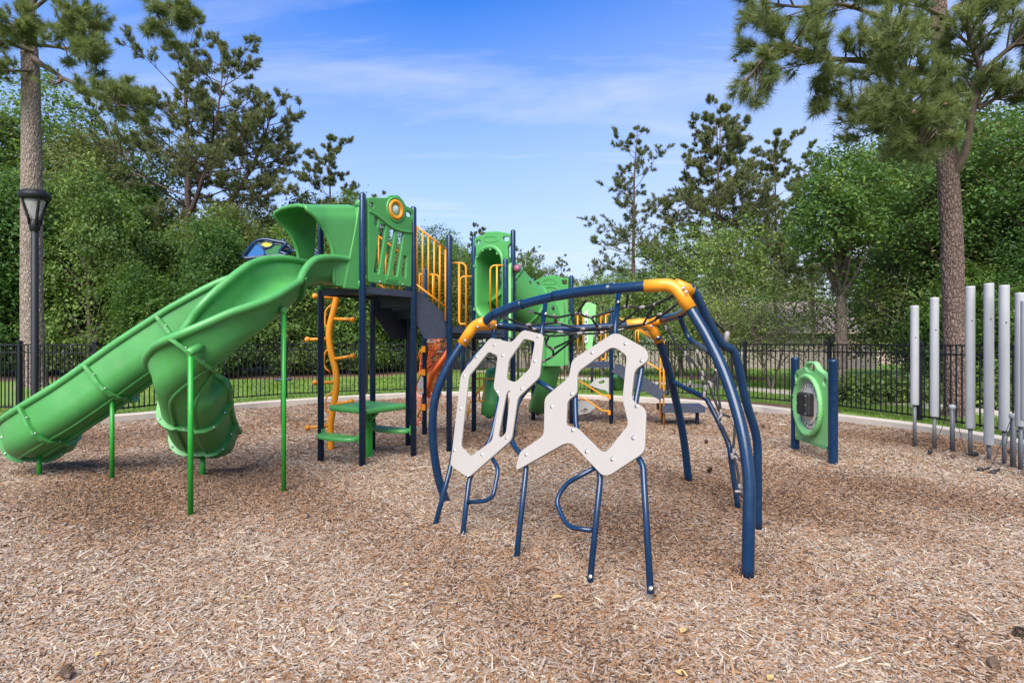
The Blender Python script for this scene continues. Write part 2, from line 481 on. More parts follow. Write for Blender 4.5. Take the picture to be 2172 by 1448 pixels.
def mat_brick():
    t = Nt('brick_wall')
    v = t.coord((1, 1, 1))
    br = t.new('ShaderNodeTexBrick', Scale=4.5)
    sw = t.new('ShaderNodeMapping'); sw.inputs['Rotation'].default_value = (R(90), 0, 0)
    t.l.new(v, sw.inputs[0]); t.l.new(sw.outputs[0], br.inputs['Vector'])
    br.inputs['Color1'].default_value = (0.34, 0.22, 0.18, 1); br.inputs['Color2'].default_value = (0.42, 0.30, 0.25, 1); br.inputs['Mortar'].default_value = (0.45, 0.40, 0.36, 1)
    return t.set(br.outputs['Color'], 0.9)
M_BRICK = mat_brick()
def mat_shingle():
    t = Nt('roof_shingle')
    v = t.coord((3, 3, 9))
    a = t.noise(v, 3, 4, .7)
    return t.set(t.ramp(a, [(0.3, (0.15, 0.12, 0.105)), (0.7, (0.26, 0.215, 0.19))]), 0.95, spec=.1)
M_SHINGLE = mat_shingle()
M_TRIM = worn('beige_trim', (0.45, 0.36, 0.28), 0.7, 0.08, 2)
M_WINDOW = worn('dark_window_glass', (0.03, 0.035, 0.04), 0.12, 0.1, 1)
M_CONE = worn('pine_cone', (0.12, 0.075, 0.05), 0.8, 0.4, 40)
M_DRYLEAF = worn('dry_leaf', (0.36, 0.25, 0.10), 0.7, 0.25, 30)

# ------------------------------------------------------------------ the setting: ground, kerb, lawn, paths
KERB = [(-8.7, 12.3), (-7.87, 13.2), (-6.9, 14.8), (-5.9, 15.9), (-3.25, 17.9), (-1.25, 18.3), (1.6, 17.5), (4.1, 16.3), (5.1, 15.4), (5.95, 14.5),
        (6.25, 13.9), (7.0, 12.6), (7.75, 11.0), (7.95, 9.4), (7.9, 7.6), (7.6, 5.0), (7.1, 1.5), (5.0, -2.5), (0, -4.5), (-5.2, -3), (-8.2, 1), (-9.3, 5), (-9.4, 9)]
kl = [Vector((x, y, 0)) for x, y in KERB]
kl = catmull(kl + [kl[0]], 5)[:-1]
NK = len(kl)
def out_normal(i):
    t = (kl[(i + 1) % NK] - kl[i - 1]).normalized()
    return Vector((-t.y, t.x, 0))
if out_normal(20).dot(kl[20] - Vector((0, 7, 0))) < 0:
    _on = out_normal
    def out_normal(i): return -_on(i)
kn = [out_normal(i) for i in range(NK)]

# wood chip bed, gently uneven
xs = np.concatenate([np.linspace(-13, 11.5, 140)]); ys = np.linspace(-6, 21, 150)
gx, gy = np.meshgrid(xs, ys)
def bedz(x, y):
    return (0.014 * np.sin(x * 1.7 + 0.6 * y) + 0.012 * np.sin(y * 2.3 - x * .8 + 1) + 0.008 * np.sin(x * 4.1 + y * 3.3)) - 0.012
vz = bedz(gx, gy)
bv = np.stack([gx.ravel(), gy.ravel(), vz.ravel()], 1)
nx_ = len(xs)
ii = np.arange(len(ys) - 1)[:, None] * nx_ + np.arange(nx_ - 1)[None]
bf = np.stack([ii, ii + 1, ii + nx_ + 1, ii + nx_], -1).reshape(-1, 4)
me = np_mesh('wood_chip_bed', bv, bf, smooth=True); me.materials.append(M_CHIPSHEET)
tag(link('wood_chip_ground', me), kind='structure')

# concrete kerb
mb = MB()
KW, KH = 0.26, 0.13
prof = [(0, -0.12), (0, KH - .02), (0.02, KH), (KW - .02, KH), (KW, KH - .02), (KW, -0.12)]
mb.sweep(kl + [kl[0]], [(n, Z) for n in kn] + [(kn[0], Z)], prof, False, False)
tag(mb.build('concrete_kerb', M_CONCRETE), kind='structure')

# lawn ring from the kerb out to the fields
mb = MB()
rings = [0.22, 0.8, 1.6, 3, 6, 12, 26, 60]
ctr = Vector((0, 6, 0))
vs = []
for r_ in rings:
    for i in range(NK):
        d = (kl[i] - ctr).normalized() if r_ > 3 else kn[i]
        z = 0.055 + (0.012 * math.sin(i * 1.9 + r_ * 3) if 0.3 < r_ < 13 else 0)
        vs.append(kl[i] + d * r_ + Z * z)
fs = [(a * NK + i, a * NK + (i + 1) % NK, (a + 1) * NK + (i + 1) % NK, (a + 1) * NK + i) for a in range(len(rings) - 1) for i in range(NK)]
mb.add(vs, fs)
tag(mb.build('lawn', M_LAWN), kind='structure')
mb = MB()
mb.add([(-900, -900, -0.2), (900, -900, -0.2), (900, 1400, -0.2), (-900, 1400, -0.2)], [(0, 1, 2, 3)])
tag(mb.build('far_ground', M_FIELD), kind='structure')

def ribbon(pts, w, z, h):
    pts = catmull([Vector((x, y, z)) for x, y in pts], 6)
    fr = []
    for i in range(len(pts)):
        t = (pts[min(i + 1, len(pts) - 1)] - pts[max(i - 1, 0)]).normalized()
        fr.append((t.cross(Z), Z))
    return MB().sweep(pts, fr, [(-w / 2, -h), (-w / 2, 0), (w / 2, 0), (w / 2, -h)], False, False)
tag(ribbon([(-30, 40), (-12, 37), (-2.3, 33), (3.0, 26), (6.4, 22.3), (8.15, 20.3), (9.1, 18.2), (9.85, 16.6), (10.6, 14.6), (11.0, 12), (11.2, 9), (11.3, 4)], 1.25, 0.085, 0.1).build('concrete_path', M_CONCRETE), kind='structure')
mb = MB()
mb.hexa([Vector(p) for p in [(-20, 5, -.1), (-9.62, 5, -.1), (-9.2, 11.9, -.1), (-20, 12.2, -.1), (-20, 5, .118), (-9.62, 5, .118), (-9.2, 11.9, .118), (-20, 12.2, .118)]])
tag(mb.build('concrete_pavement', M_CONCRETE), kind='structure')

def mound(name, cx, cy, rx, ry, h, m, seed=0, z0=0.05):
    rg = random.Random(seed)
    mb = MB(); n, k = 28, 5
    ph = [rg.uniform(0, 6.3) for _ in range(3)]
    vs = [Vector((cx, cy, z0 + h))]
    for j in range(1, k + 1):
        for i in range(n):
            a = 2 * math.pi * i / n
            rr = j / k * (1 + .12 * math.sin(2 * a + ph[0]) + .08 * math.sin(5 * a + ph[1]))
            vs.append(Vector((cx + rx * rr * math.cos(a), cy + ry * rr * math.sin(a), z0 + h * (1 - (j / k) ** 2) - (.03 if j == k else 0) + rg.uniform(-.01, .01))))
    fs = [(0, 1 + i, 1 + (i + 1) % n) for i in range(n)]
    fs += [(1 + (j - 1) * n + i, 1 + j * n + i, 1 + j * n + (i + 1) % n, 1 + (j - 1) * n + (i + 1) % n) for j in range(1, k) for i in range(n)]
    mb.add(vs, fs)
    return tag(mb.build(name, m), kind='structure')
mound('woodland_floor', -20, 30.5, 17, 7.6, 0.10, M_LITTER, 1)
mound('woodland_floor', 17.5, 19, 7.4, 7.5, 0.10, M_LITTER, 2)
mound('mulch_bed', 2.4, 27.6, 1.6, 0.8, 0.10, M_MULCH, 3)
mound('mulch_bed', 5.0, 24.2, 1.5, 0.6, 0.12, M_MULCH, 4)
mound('mulch_bed', 9.3, 26.5, 2.6, 1.6, 0.12, M_MULCH, 5)
mound('mulch_bed', -0.7, 30.6, 1.3, 0.6, 0.10, M_MULCH, 6)
# bare brown strip of mulch between kerb and fence on the right rear
mb = MB(); vs = []
sel = [i for i in range(NK) if kl[i].x > 3.4 and kl[i].y > 13.0]
for i in sel: vs += [kl[i] + kn[i] * .265 + Z * .075, kl[i] + kn[i] * 1.25 + Z * .078]
mb.add(vs, [(2 * a, 2 * a + 1, 2 * a + 3, 2 * a + 2) for a in range(len(sel) - 1)])
tag(mb.build('mulch_strip', M_MULCH), kind='structure')

# ------------------------------------------------------------------ black metal picket fence round the playground
FP = [(-13.6, 14.3), (-11.3, 13.55), (-9.1, 12.85), (-8.15, 15.4), (-6.6, 17.2), (-4.55, 18.45), (-2.2, 19.25), (0.2, 19.4), (2.57, 18.95), (4.7, 17.85), (6.4, 16.2), (7.72, 14.35), (8.36, 12.1), (8.6, 9.7), (8.75, 7.3)]
fence = thing('metal_fence', (0, 19.4, 0), 'black metal picket fence curving round the whole playground', 'fence')
FH = 1.6
pk_mb = MB(); pk_mb.box((0, 0, (FH - 0.03 + 0.1) / 2 + 0.0), 0.02, 0.02, FH - 0.13)
pk_me = pk_mb.mesh('picket'); pk_me.materials.append(M_BLACK)
po_mb = MB(); po_mb.box((0, 0, FH / 2), 0.075, 0.075, FH + 0.06)
po_mb.lathe([(0.062, 0), (0.062, 0.02), (0.03, 0.05), (0.001, 0.055)], (0, 0, FH + .03), Z, 4, False)
po_me = po_mb.mesh('post'); po_me.materials.append(M_BLACK)
npick = 0
for i, (x, y) in enumerate(FP):
    o = link('post', po_me, fence, Vector((x, y, 0.04)) - fence.location)
    a = Vector((*FP[min(i + 1, len(FP) - 1)], 0)) - Vector((*FP[max(i - 1, 0)], 0))
    o.rotation_euler = (0, 0, math.atan2(a.y, a.x))
    if i == len(FP) - 1: continue
    p, q = Vector((x, y, 0)), Vector((*FP[i + 1], 0))
    d = q - p; L = d.length; d.normalize()
    for zz in (0.13, FH - .20, FH - 0.025):
        MB().bar(p + d * .038 + Z * (zz + .05), q - d * .038 + Z * (zz + .05), 0.034, 0.03).build('rail', M_BLACK, fence)
    n = int(round(L / 0.128))
    for k in range(1, n):
        pt = p + d * L * k / n
        o = link('picket', pk_me, fence, pt + Z * .05 - fence.location)
        o.rotation_euler = (0, 0, math.atan2(d.y, d.x)); npick += 1

# ------------------------------------------------------------------ weathered plank fence far behind the lawn
pf = thing('plank_fence', (7, 35.6, 0), 'weathered grey wooden plank fence across the back of the lawn', 'fence')
pms = []
for v in range(3):
    b = MB(); h = 1.36 + .02 * v
    b.hexa([Vector(p) for p in [(-.068, -.01, 0), (.068, -.01, 0), (.068, .01, 0), (-.068, .01, 0), (-.066, -.01, h), (.068, -.01, h - .012 * v), (.068, .01, h - .012 * v), (-.066, .01, h)]])
    m_ = b.mesh('plank'); m_.materials.append(M_PLANK); pms.append(m_)
x = -7.0; k = 0
while x < 22:
    o = link('plank', random.choice(pms), pf, Vector((x - 7, random.uniform(-.012, .012), .03)))
    o.rotation_euler = (0, 0, random.uniform(-.05, .05)); o.rotation_euler.y = random.uniform(-.006, .006)
    x += 0.147; k += 1
for zz in (0.3, 1.1): MB().bar((-7, 35.66, zz), (22, 35.66, zz), .04, .09).build('rail', M_PLANK, pf)
for xx in range(-7, 23, 3): MB().box((xx, 35.73, .68), .1, .1, 1.34).build('post', M_PLANK, pf)

# ------------------------------------------------------------------ house behind the plank fence
hs = thing('house', (20, 47, 0), 'brown brick house with grey brown shingle roof beyond the plank fence', 'house')
X0, X1, Y0, Y1, EZ, RZ = 14.8, 30.0, 43.0, 53.0, 2.45, 4.9
MB().box(((X0 + X1) / 2, (Y0 + Y1) / 2, EZ / 2), X1 - X0, Y1 - Y0, EZ).build('wall', M_BRICK, hs)
ov = .5
mb = MB()
a = [Vector(p) for p in [(X0 - ov, Y0 - ov, EZ), (X1 + ov, Y0 - ov, EZ), (X1 + ov, Y1 + ov, EZ), (X0 - ov, Y1 + ov, EZ), (X0 + 5, (Y0 + Y1) / 2, RZ), (X1 - 5, (Y0 + Y1) / 2, RZ)]]
mb.add(a, [(0, 1, 5, 4), (1, 2, 5), (2, 3, 4, 5), (3, 0, 4), (3, 2, 1, 0)], False)
roof = mb.build('roof', M_SHINGLE, hs)
mb = MB()
a = [Vector(p) for p in [(13.2, 41.2, EZ - .02), (18.2, 41.2, EZ - .02), (15.7, 45.4, 5.65), (13.2, 49.5, EZ - .02), (18.2, 49.5, EZ - .02)]]
mb.add(a, [(0, 1, 2), (1, 4, 2), (4, 3, 2), (3, 0, 2), (0, 3, 4, 1)], False)
mb.build('gable_roof', M_SHINGLE, hs)
MB().box((15.7, 45.2, EZ / 2 - .01), 4.2, 7.0, EZ - .02).build('wing_wall', M_BRICK, hs)
MB().bar((X0 - ov, Y0 - ov - .02, EZ - .08), (X1 + ov, Y0 - ov - .02, EZ - .08), .04, .18).build('fascia', M_TRIM, hs)
for wx in (23.1, 26.5):
    w = MB(); w.box((wx, Y0 - .03, 1.75), 1.0, .06, 1.15); w_ = w.build('window', M_TRIM, hs)
    MB().box((wx - .23, Y0 - .075, 1.75), .40, .03, .98).build('pane', M_WINDOW, w_)
    MB().box((wx + .23, Y0 - .075, 1.75), .40, .03, .98).build('pane', M_WINDOW, w_)

# ------------------------------------------------------------------ lamp post
LX, LY = -10.52, 13.0
lp = thing('street_lamp', (LX, LY, 0.05), 'tall black street lamp with flat cap in front of the thick pine trunk', 'street lamp')
b = MB(); b.lathe([(0.16, 0), (0.16, .05), (0.11, .08), (.085, .3), (.073, .34), (.072, 4.12), (0.06, 4.13)], (LX, LY, .06), Z, 16); b.build('pole', M_BLACK, lp)
zt = 4.18
b = MB(); b.lathe([(.04, 0), (.095, .02), (.1, .14), (.085, .25), (.05, .27)], (LX, LY, zt - .06), Z, 14); b.build('neck', M_BLACK, lp)
b = MB(); b.lathe([(.05, 0), (.20, .40), (.19, .42), (.001, .42)], (LX, LY, zt + .21), Z, 20); b.build('lens', M_LENS, lp)
b = MB(); b.lathe([(.001, 0), (.12, .0), (.12, .05), (0.001, .05)], (LX, LY, zt + .54), Z, 16); b.build('lamp_plate', M_CREAM, lp)
for k in range(4):
    a = R(45 + 90 * k + 12); d = Vector((math.cos(a), math.sin(a), 0)); c = Vector((LX, LY, zt))
    MB().tube([c + d * .085 + Z * .08, c + d * .12 + Z * .25, c + d * .20 + Z * .52, c + d * .245 + Z * .66], [.035, .03, .026, .03], 6).build('arm', M_BLACK, lp)
b = MB(); b.lathe([(.001, -.02), (.25, -.02), (.29, 0), (.30, .08), (.285, .11), (.26, .115), (.25, .155), (.19, .185), (.05, .20), (.001, .20)], (LX, LY, zt + .66), Z, 24); b.build('cap', M_BLACK, lp)

# ------------------------------------------------------------------ trees
def np_tubes(segs, n=6):
    """list of (points Nx3 array, radii N) -> verts, quads"""
    V, Fq, o = [], [], 0
    for pts, rr in segs:
        pts = np.asarray(pts, float); m = len(pts)
        t = np.gradient(pts, axis=0); t /= np.linalg.norm(t, axis=1, keepdims=True) + 1e-9
        ref = np.array([0.31, 0.95, 0.05]) if abs(t[:, 2]).mean() > .7 else np.array([0, 0, 1.0])
        u = np.cross(t, ref); u /= np.linalg.norm(u, axis=1, keepdims=True) + 1e-9
        w = np.cross(t, u)
        a = np.arange(n) * 2 * np.pi / n
        ring = pts[:, None] + (u[:, None] * np.cos(a)[None, :, None] + w[:, None] * np.sin(a)[None, :, None]) * np.asarray(rr)[:, None, None]
        V.append(ring.reshape(-1, 3))
        i = np.arange(m - 1)[:, None] * n; k = np.arange(n)[None]
        Fq.append(np.stack([i + k, i + (k + 1) % n, i + n + (k + 1) % n, i + n + k], -1).reshape(-1, 4) + o)
        o += m * n
    return np.concatenate(V), np.concatenate(Fq)

def leaves(cent, nrm, size, tint, rng):
    """rhombic folded leaves: 4 verts, 2 triangles each"""
    n = len(cent)
    d = rng.normal(size=(n, 3)); d -= nrm * (d * nrm).sum(1, keepdims=True)
    d /= np.linalg.norm(d, axis=1, keepdims=True) + 1e-9
    s = np.cross(nrm, d)
    L = size[:, None]; W = L * rng.uniform(.5, .75, (n, 1))
    v = np.stack([cent - d * L * .5, cent + s * W * .5 + nrm * L * .10, cent + d * L * .55 - nrm * L * .06, cent - s * W * .5 + nrm * L * .10], 1).reshape(-1, 3)
    b = np.arange(n)[:, None] * 4
    f = np.concatenate([b + np.array([[0, 1, 2]]), b + np.array([[0, 2, 3]])])
    return v, f, np.repeat(tint, 4)

def broad_crown(name, seed, shells, ncl, per, leaf, mat, flat=.5, cl=.42, low=.0):
    """shells: list of (cx, cy, cz, rx, ry, rz) ellipsoids; sprays of leaves sit near their surfaces"""
    rng = np.random.default_rng(seed)
    w = np.array([s[3] * s[5] for s in shells], float); w /= w.sum()
    C, N = [], []
    pick = rng.choice(len(shells), ncl, p=w)
    for k in pick:
        cx, cy, cz, rx, ry, rz = shells[k]
        d = rng.normal(size=3); d /= np.linalg.norm(d)
        rad = rng.uniform(.35, 1.06) ** .55
        C.append([cx + d[0] * rx * rad, cy + d[1] * ry * rad, cz + d[2] * rz * rad]); N.append(d)
    C, N = np.array(C), np.array(N)
    ct = rng.normal(.45, .17, ncl)
    csz = rng.uniform(.6, 1.35, ncl)
    idx = np.repeat(np.arange(ncl), per)
    n = len(idx)
    off = rng.normal(size=(n, 3)) * cl * csz[idx][:, None] * np.array([1, 1, flat])
    cen = C[idx] + off
    cen[:, 2] -= .28 * (off[:, 0] ** 2 + off[:, 1] ** 2) / cl          # sprays droop at their rims
    nr = rng.normal(size=(n, 3)) * .55 + N[idx] * .45 + np.array([0, 0, .75])
    nr /= np.linalg.norm(nr, axis=1, keepdims=True)
    size = leaf * rng.uniform(.65, 1.35, n)
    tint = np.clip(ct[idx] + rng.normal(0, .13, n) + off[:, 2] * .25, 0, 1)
    keep = cen[:, 2] > low
    v, f, t = leaves(cen[keep], nr[keep], size[keep], tint[keep], rng)
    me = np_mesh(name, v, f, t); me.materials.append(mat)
    return me, C

def limb_mesh(name, seed, C, base_r, fork, mat, ntw=26, lean=(0, 0), multi=1, spread=.35):
    """trunk(s) with limbs reaching to a sample of spray centres C"""
    rng = np.random.default_rng(seed + 99)
    segs = []
    top = C[:, 2].max()
    for m in range(multi):
        a = rng.uniform(0, 6.3)
        ex, ey = lean[0] + (spread * math.cos(a) if multi > 1 else 0), lean[1] + (spread * math.sin(a) if multi > 1 else 0)
        hz_ = np.linspace(0, 1, 9)
        wob = rng.normal(0, .05, (9, 2)).cumsum(0) * .5; wob[0] = 0
        tr = np.stack([ex * hz_ * top * .5 + wob[:, 0], ey * hz_ * top * .5 + wob[:, 1], hz_ * top * .82], 1)
        rr = base_r / math.sqrt(multi) * (1 - .8 * hz_); rr[0] *= 1.35
        segs.append((tr, rr))
        for c in C[rng.choice(len(C), min(ntw // multi, len(C)), replace=False)]:
            h = np.clip((c[2] - top * .12) / (top * .82) - rng.uniform(.08, .22), fork, .97)
            k = h * 8; i = int(min(k, 7)); s = tr[i] * (1 - (k - i)) + tr[i + 1] * (k - i)
            mid = (s + c) / 2 + np.array([0, 0, .1]) + rng.normal(0, .12, 3)
            r0 = np.interp(h, hz_, rr) * .5
            t = np.linspace(0, 1, 6)[:, None]
            pts = (1 - t) ** 2 * s + 2 * t * (1 - t) * mid + t * t * c
            segs.append((pts, np.linspace(max(r0, .02), .008, 6)))
    v, f = np_tubes(segs, 6)
    me = np_mesh(name, v, f, smooth=True); me.materials.append(mat)
    return me

def make_tree(name, label, cat, crown_me, trunk_me, group=None):
    t = thing(name, (0, 0, 0), label, cat, group)
    link('trunk', trunk_me, t); link('crown', crown_me, t)
    return t

# --- broadleaf prototypes (unit metres)
BL = {}
def proto(key, seed, shells, ncl, per, leaf, mat, base_r, fork, ntw=26, flat=.5, cl=.42, multi=1, spread=.3, bark=None, low=0.0):
    cm, C = broad_crown('crown', seed, shells, ncl, per, leaf, mat, flat, cl, low)
    BL[key] = (cm, limb_mesh('trunk', seed, C, base_r, fork, bark or M_BARK, ntw, multi=multi, spread=spread))
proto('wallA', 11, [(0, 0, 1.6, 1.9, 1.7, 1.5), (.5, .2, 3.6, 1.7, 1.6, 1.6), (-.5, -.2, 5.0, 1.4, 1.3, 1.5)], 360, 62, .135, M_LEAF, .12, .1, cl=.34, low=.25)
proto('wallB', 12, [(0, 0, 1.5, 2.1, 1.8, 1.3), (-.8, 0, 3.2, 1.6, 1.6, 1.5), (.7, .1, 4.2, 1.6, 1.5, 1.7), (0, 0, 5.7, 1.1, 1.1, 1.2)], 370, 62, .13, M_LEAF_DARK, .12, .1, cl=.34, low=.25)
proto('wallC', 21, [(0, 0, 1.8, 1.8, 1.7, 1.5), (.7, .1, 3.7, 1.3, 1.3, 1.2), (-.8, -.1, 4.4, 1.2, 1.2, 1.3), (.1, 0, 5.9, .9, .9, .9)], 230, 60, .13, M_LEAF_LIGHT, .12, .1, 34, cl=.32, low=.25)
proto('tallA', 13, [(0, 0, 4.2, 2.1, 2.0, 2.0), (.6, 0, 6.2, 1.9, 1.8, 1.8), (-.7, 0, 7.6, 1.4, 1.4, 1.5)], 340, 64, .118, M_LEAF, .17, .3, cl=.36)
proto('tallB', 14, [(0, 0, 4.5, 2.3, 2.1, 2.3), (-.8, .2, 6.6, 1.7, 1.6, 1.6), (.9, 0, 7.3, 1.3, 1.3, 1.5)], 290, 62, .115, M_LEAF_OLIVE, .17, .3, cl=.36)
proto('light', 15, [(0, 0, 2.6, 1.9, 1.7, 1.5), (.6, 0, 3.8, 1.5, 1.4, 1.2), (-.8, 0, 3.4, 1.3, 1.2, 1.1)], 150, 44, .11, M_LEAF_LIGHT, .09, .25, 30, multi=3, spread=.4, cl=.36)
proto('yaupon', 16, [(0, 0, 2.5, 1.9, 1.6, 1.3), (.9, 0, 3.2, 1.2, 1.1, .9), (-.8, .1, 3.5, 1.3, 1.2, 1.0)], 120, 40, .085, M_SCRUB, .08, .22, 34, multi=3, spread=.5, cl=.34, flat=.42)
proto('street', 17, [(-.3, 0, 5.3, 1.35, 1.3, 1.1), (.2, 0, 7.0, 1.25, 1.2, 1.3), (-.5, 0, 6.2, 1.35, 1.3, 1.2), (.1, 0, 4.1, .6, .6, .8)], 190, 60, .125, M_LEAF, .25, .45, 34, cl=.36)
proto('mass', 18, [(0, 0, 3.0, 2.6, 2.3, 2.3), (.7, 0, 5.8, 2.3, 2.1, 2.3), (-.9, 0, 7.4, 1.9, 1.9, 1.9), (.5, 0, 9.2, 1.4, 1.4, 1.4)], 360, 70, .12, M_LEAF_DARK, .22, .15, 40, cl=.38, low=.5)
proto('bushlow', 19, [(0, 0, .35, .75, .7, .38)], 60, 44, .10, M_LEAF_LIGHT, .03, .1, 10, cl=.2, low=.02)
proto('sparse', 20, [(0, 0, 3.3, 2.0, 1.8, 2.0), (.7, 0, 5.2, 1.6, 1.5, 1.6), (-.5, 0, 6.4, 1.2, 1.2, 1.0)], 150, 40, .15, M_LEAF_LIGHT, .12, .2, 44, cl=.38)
used = {}
def plant(key, name, x, y, s, rot, label, cat, group=None, sz=None):
    cm, tm = BL[key]
    t = thing(name, (x, y, 0.03), label, cat, group)
    link('trunk', tm, t); link('crown', cm, t)
    t.rotation_euler = (0, 0, rot); t.scale = (s, s, sz or s)
    return t
rg = random.Random(5)

# --- the woodland behind the left fence: a wall of leaves to the ground, taller trees behind
G_WL = 'leafy trees massed in the wood behind the left fence'
L_WL = 'leafy green tree massed among its like behind the left black fence'
for i, (x, y, s) in enumerate([(-19.5, 19.6, 1.0), (-17.2, 20.6, .95), (-14.6, 20.4, 1.0), (-12.0, 19.6, .72), (-10.2, 20.2, .82), (-8.1, 21.2, .85), (-6.2, 22.6, .8), (-4.5, 24.5, .72),
                               (-21, 22, 1.2), (-18.3, 22.6, 1.25), (-15.8, 23.4, 1.2), (-13.0, 23.0, .84), (-11.0, 23.6, 1.0), (-8.4, 24.6, 1.05), (-6.2, 26.5, .9)]):
    k_ = 1.30
    plant(('wallA', 'wallB', 'wallC')[i % 3], 'broadleaf_tree', x * k_, y * k_, s * k_ * rg.uniform(.84, 1.06), rg.uniform(0, 6.3), L_WL, 'tree', G_WL, s * k_ * rg.uniform(.80, 1.15))
for i, (x, y, s) in enumerate([(-24, 23.5, 1.15), (-21.2, 24, 1.2), (-18.2, 25.2, 1.12), (-17.4, 27.0, 1.1), (-9.8, 28.5, 1.0), (-7.8, 30, .98), (-22, 28, 1.4), (-18, 30, 1.35), (-9.3, 33, .95), (-26, 26, 1.4)]):
    plant(('tallA', 'sparse', 'tallB')[i % 3], 'broadleaf_tree', x * k_, y * k_, s * k_ * rg.uniform(.9, 1.1), rg.uniform(0, 6.3), L_WL, 'tree', G_WL, s * k_ * rg.uniform(.86, 1.22))
for i, (x, y, s) in enumerate([(-14.6, 31, 1.02), (-12.2, 32.5, 1.08), (-9.6, 33, 1.0), (-7.4, 34.5, .92), (-13.6, 37.5, 1.35), (-10.4, 38.5, 1.2), (-16.6, 36, 1.25), (-5.9, 37, .95)]):
    plant(('tallB', 'tallA')[i % 2], 'broadleaf_tree', x, y, s, rg.uniform(0, 6.3), L_WL, 'tree', G_WL, s * rg.uniform(.92, 1.1))
# --- trees seen between the playground posts
G_MID = 'leafy trees far behind the play structure'
for i, (x, y, s) in enumerate([(-5.2, 31, .8), (-3.6, 33.5, .82), (-2.2, 32.5, .72), (-4.0, 38, 1.0), (-1.6, 40, .95), (0.6, 38.5, .82), (2.2, 42, .8), (4.2, 44, .7)]):
    plant('tallA' if i % 2 else 'tallB', 'broadleaf_tree', x, y, s, rg.uniform(0, 6.3), 'green tree standing in the row far behind the play structure', 'tree', G_MID)
# --- pale shrubs behind the climber, in front of the plank fence
G_SH = 'pale green shrub trees in front of the plank fence'
for i, (x, y, s) in enumerate([(2.6, 28.5, .95), (4.2, 27.2, 1.0), (5.6, 28.6, 1.05), (7.4, 27, .85), (0.9, 31, .85)]):
    plant('light', 'shrub_tree', x, y, s, rg.uniform(0, 6.3), ['pale green shrub tree seen just right of the tube slide crest panel', 'pale green shrub tree seen above the wide beige board', 'pale green shrub tree seen under the orange front elbow', 'pale green shrub tree seen right of the front elbow, before the twin pines', 'pale green shrub tree seen behind the crest panel of the tube slide'][i], 'shrub', G_SH)
G_YP = 'small leaved shrub trees behind the right fence'
for i, (x, y, s) in enumerate([(7.0, 20.6, .95), (8.9, 20.2, .95), (12.4, 22.4, 1.05), (13.0, 19.4, .95)]):
    plant('yaupon', 'shrub_tree', x, y, s, rg.uniform(0, 6.3), ['small leaved shrub tree seen through the right side of the net climber', 'small leaved shrub tree with bare stems left of the activity panel', 'small leaved shrub tree just right of the round leafy tree trunk', 'small leaved shrub tree at the wood edge left of the shortest chime'][i], 'shrub', G_YP)
plant('sparse', 'broadleaf_tree', 9.1, 24.6, .95, 1.0, 'thin sparse young tree before the brown house, left of the leafy street tree', 'tree')
plant('sparse', 'broadleaf_tree', 7.9, 27.5, 1.0, 3.0, 'loose pale young tree in front of the twin pine trunks', 'tree')
plant('street', 'broadleaf_tree', 10.75, 19.2, 1.0, 0.4, 'round leafy tree with bare straight trunk right of the activity panel', 'tree')
# --- dense wood on the right
G_WR = 'dark leafy trees massed in the wood on the right'
for i, (x, y, s) in enumerate([(14.3, 19.2, .85), (16.2, 17.2, .95), (18.6, 16.2, 1.0), (14.8, 15.2, .62), (17.2, 21.6, 1.12), (20.5, 19.5, 1.15), (17.4, 25.2, 1.0), (21.5, 14.0, 1.0), (18.0, 12.2, .85), (23, 24, 1.3), (18.5, 27, 1.25)]):
    plant('mass', 'broadleaf_tree', x, y, s, rg.uniform(0, 6.3), 'dark dense tree massed among its like in the wood behind the chimes', 'tree', G_WR)
for i, (x, y, s) in enumerate([(13.3, 17.4, .62), (12.9, 15.0, .5), (14.2, 12.6, .55), (15.6, 13.6, .72), (14.6, 10.4, .6)]):
    plant('wallA', 'broadleaf_tree', x, y, s, rg.uniform(0, 6.3), ['bright bushy tree behind the two shortest chimes', 'small bright bushy tree left of the near pine trunk', 'bright bushy tree behind the tallest chime', 'bright bushy tree just right of the near pine trunk', 'bright bushy tree at the right edge behind the last chimes'][i], 'tree', 'bright bushy trees at the edge of the right wood')
plant('tallB', 'broadleaf_tree', 14.6, 20.8, 1.15, 2.2, 'tall olive tree reaching out beside the near pine on the right', 'tree')
for i, (x, y) in enumerate([(9.0, 16.0), (9.9, 15.9), (10.9, 15.9), (11.9, 14.6), (9.4, 16.9)]):
    plant('bushlow', 'low_bush', x, y, rg.uniform(.8, 1.1), rg.uniform(0, 6.3), ['low bush just right of the activity panel beside the path', 'second low bush right of the activity panel beside the path', 'low bush between activity panel and shortest chime', 'low bush behind the shortest chime', 'low bush at the foot of the round leafy tree'][i], 'bush', 'low bushes beside the path')
# --- far tree line
for i in range(20):
    x = -34 + i * 4.6 + rg.uniform(-1, 1)
    plant('tallA' if i % 2 else 'mass', 'broadleaf_tree', x, 64 + rg.uniform(-5, 6), rg.uniform(.8, 1.05), rg.uniform(0, 6.3), 'distant tree in the far tree line beyond the houses', 'tree', 'distant tree line')

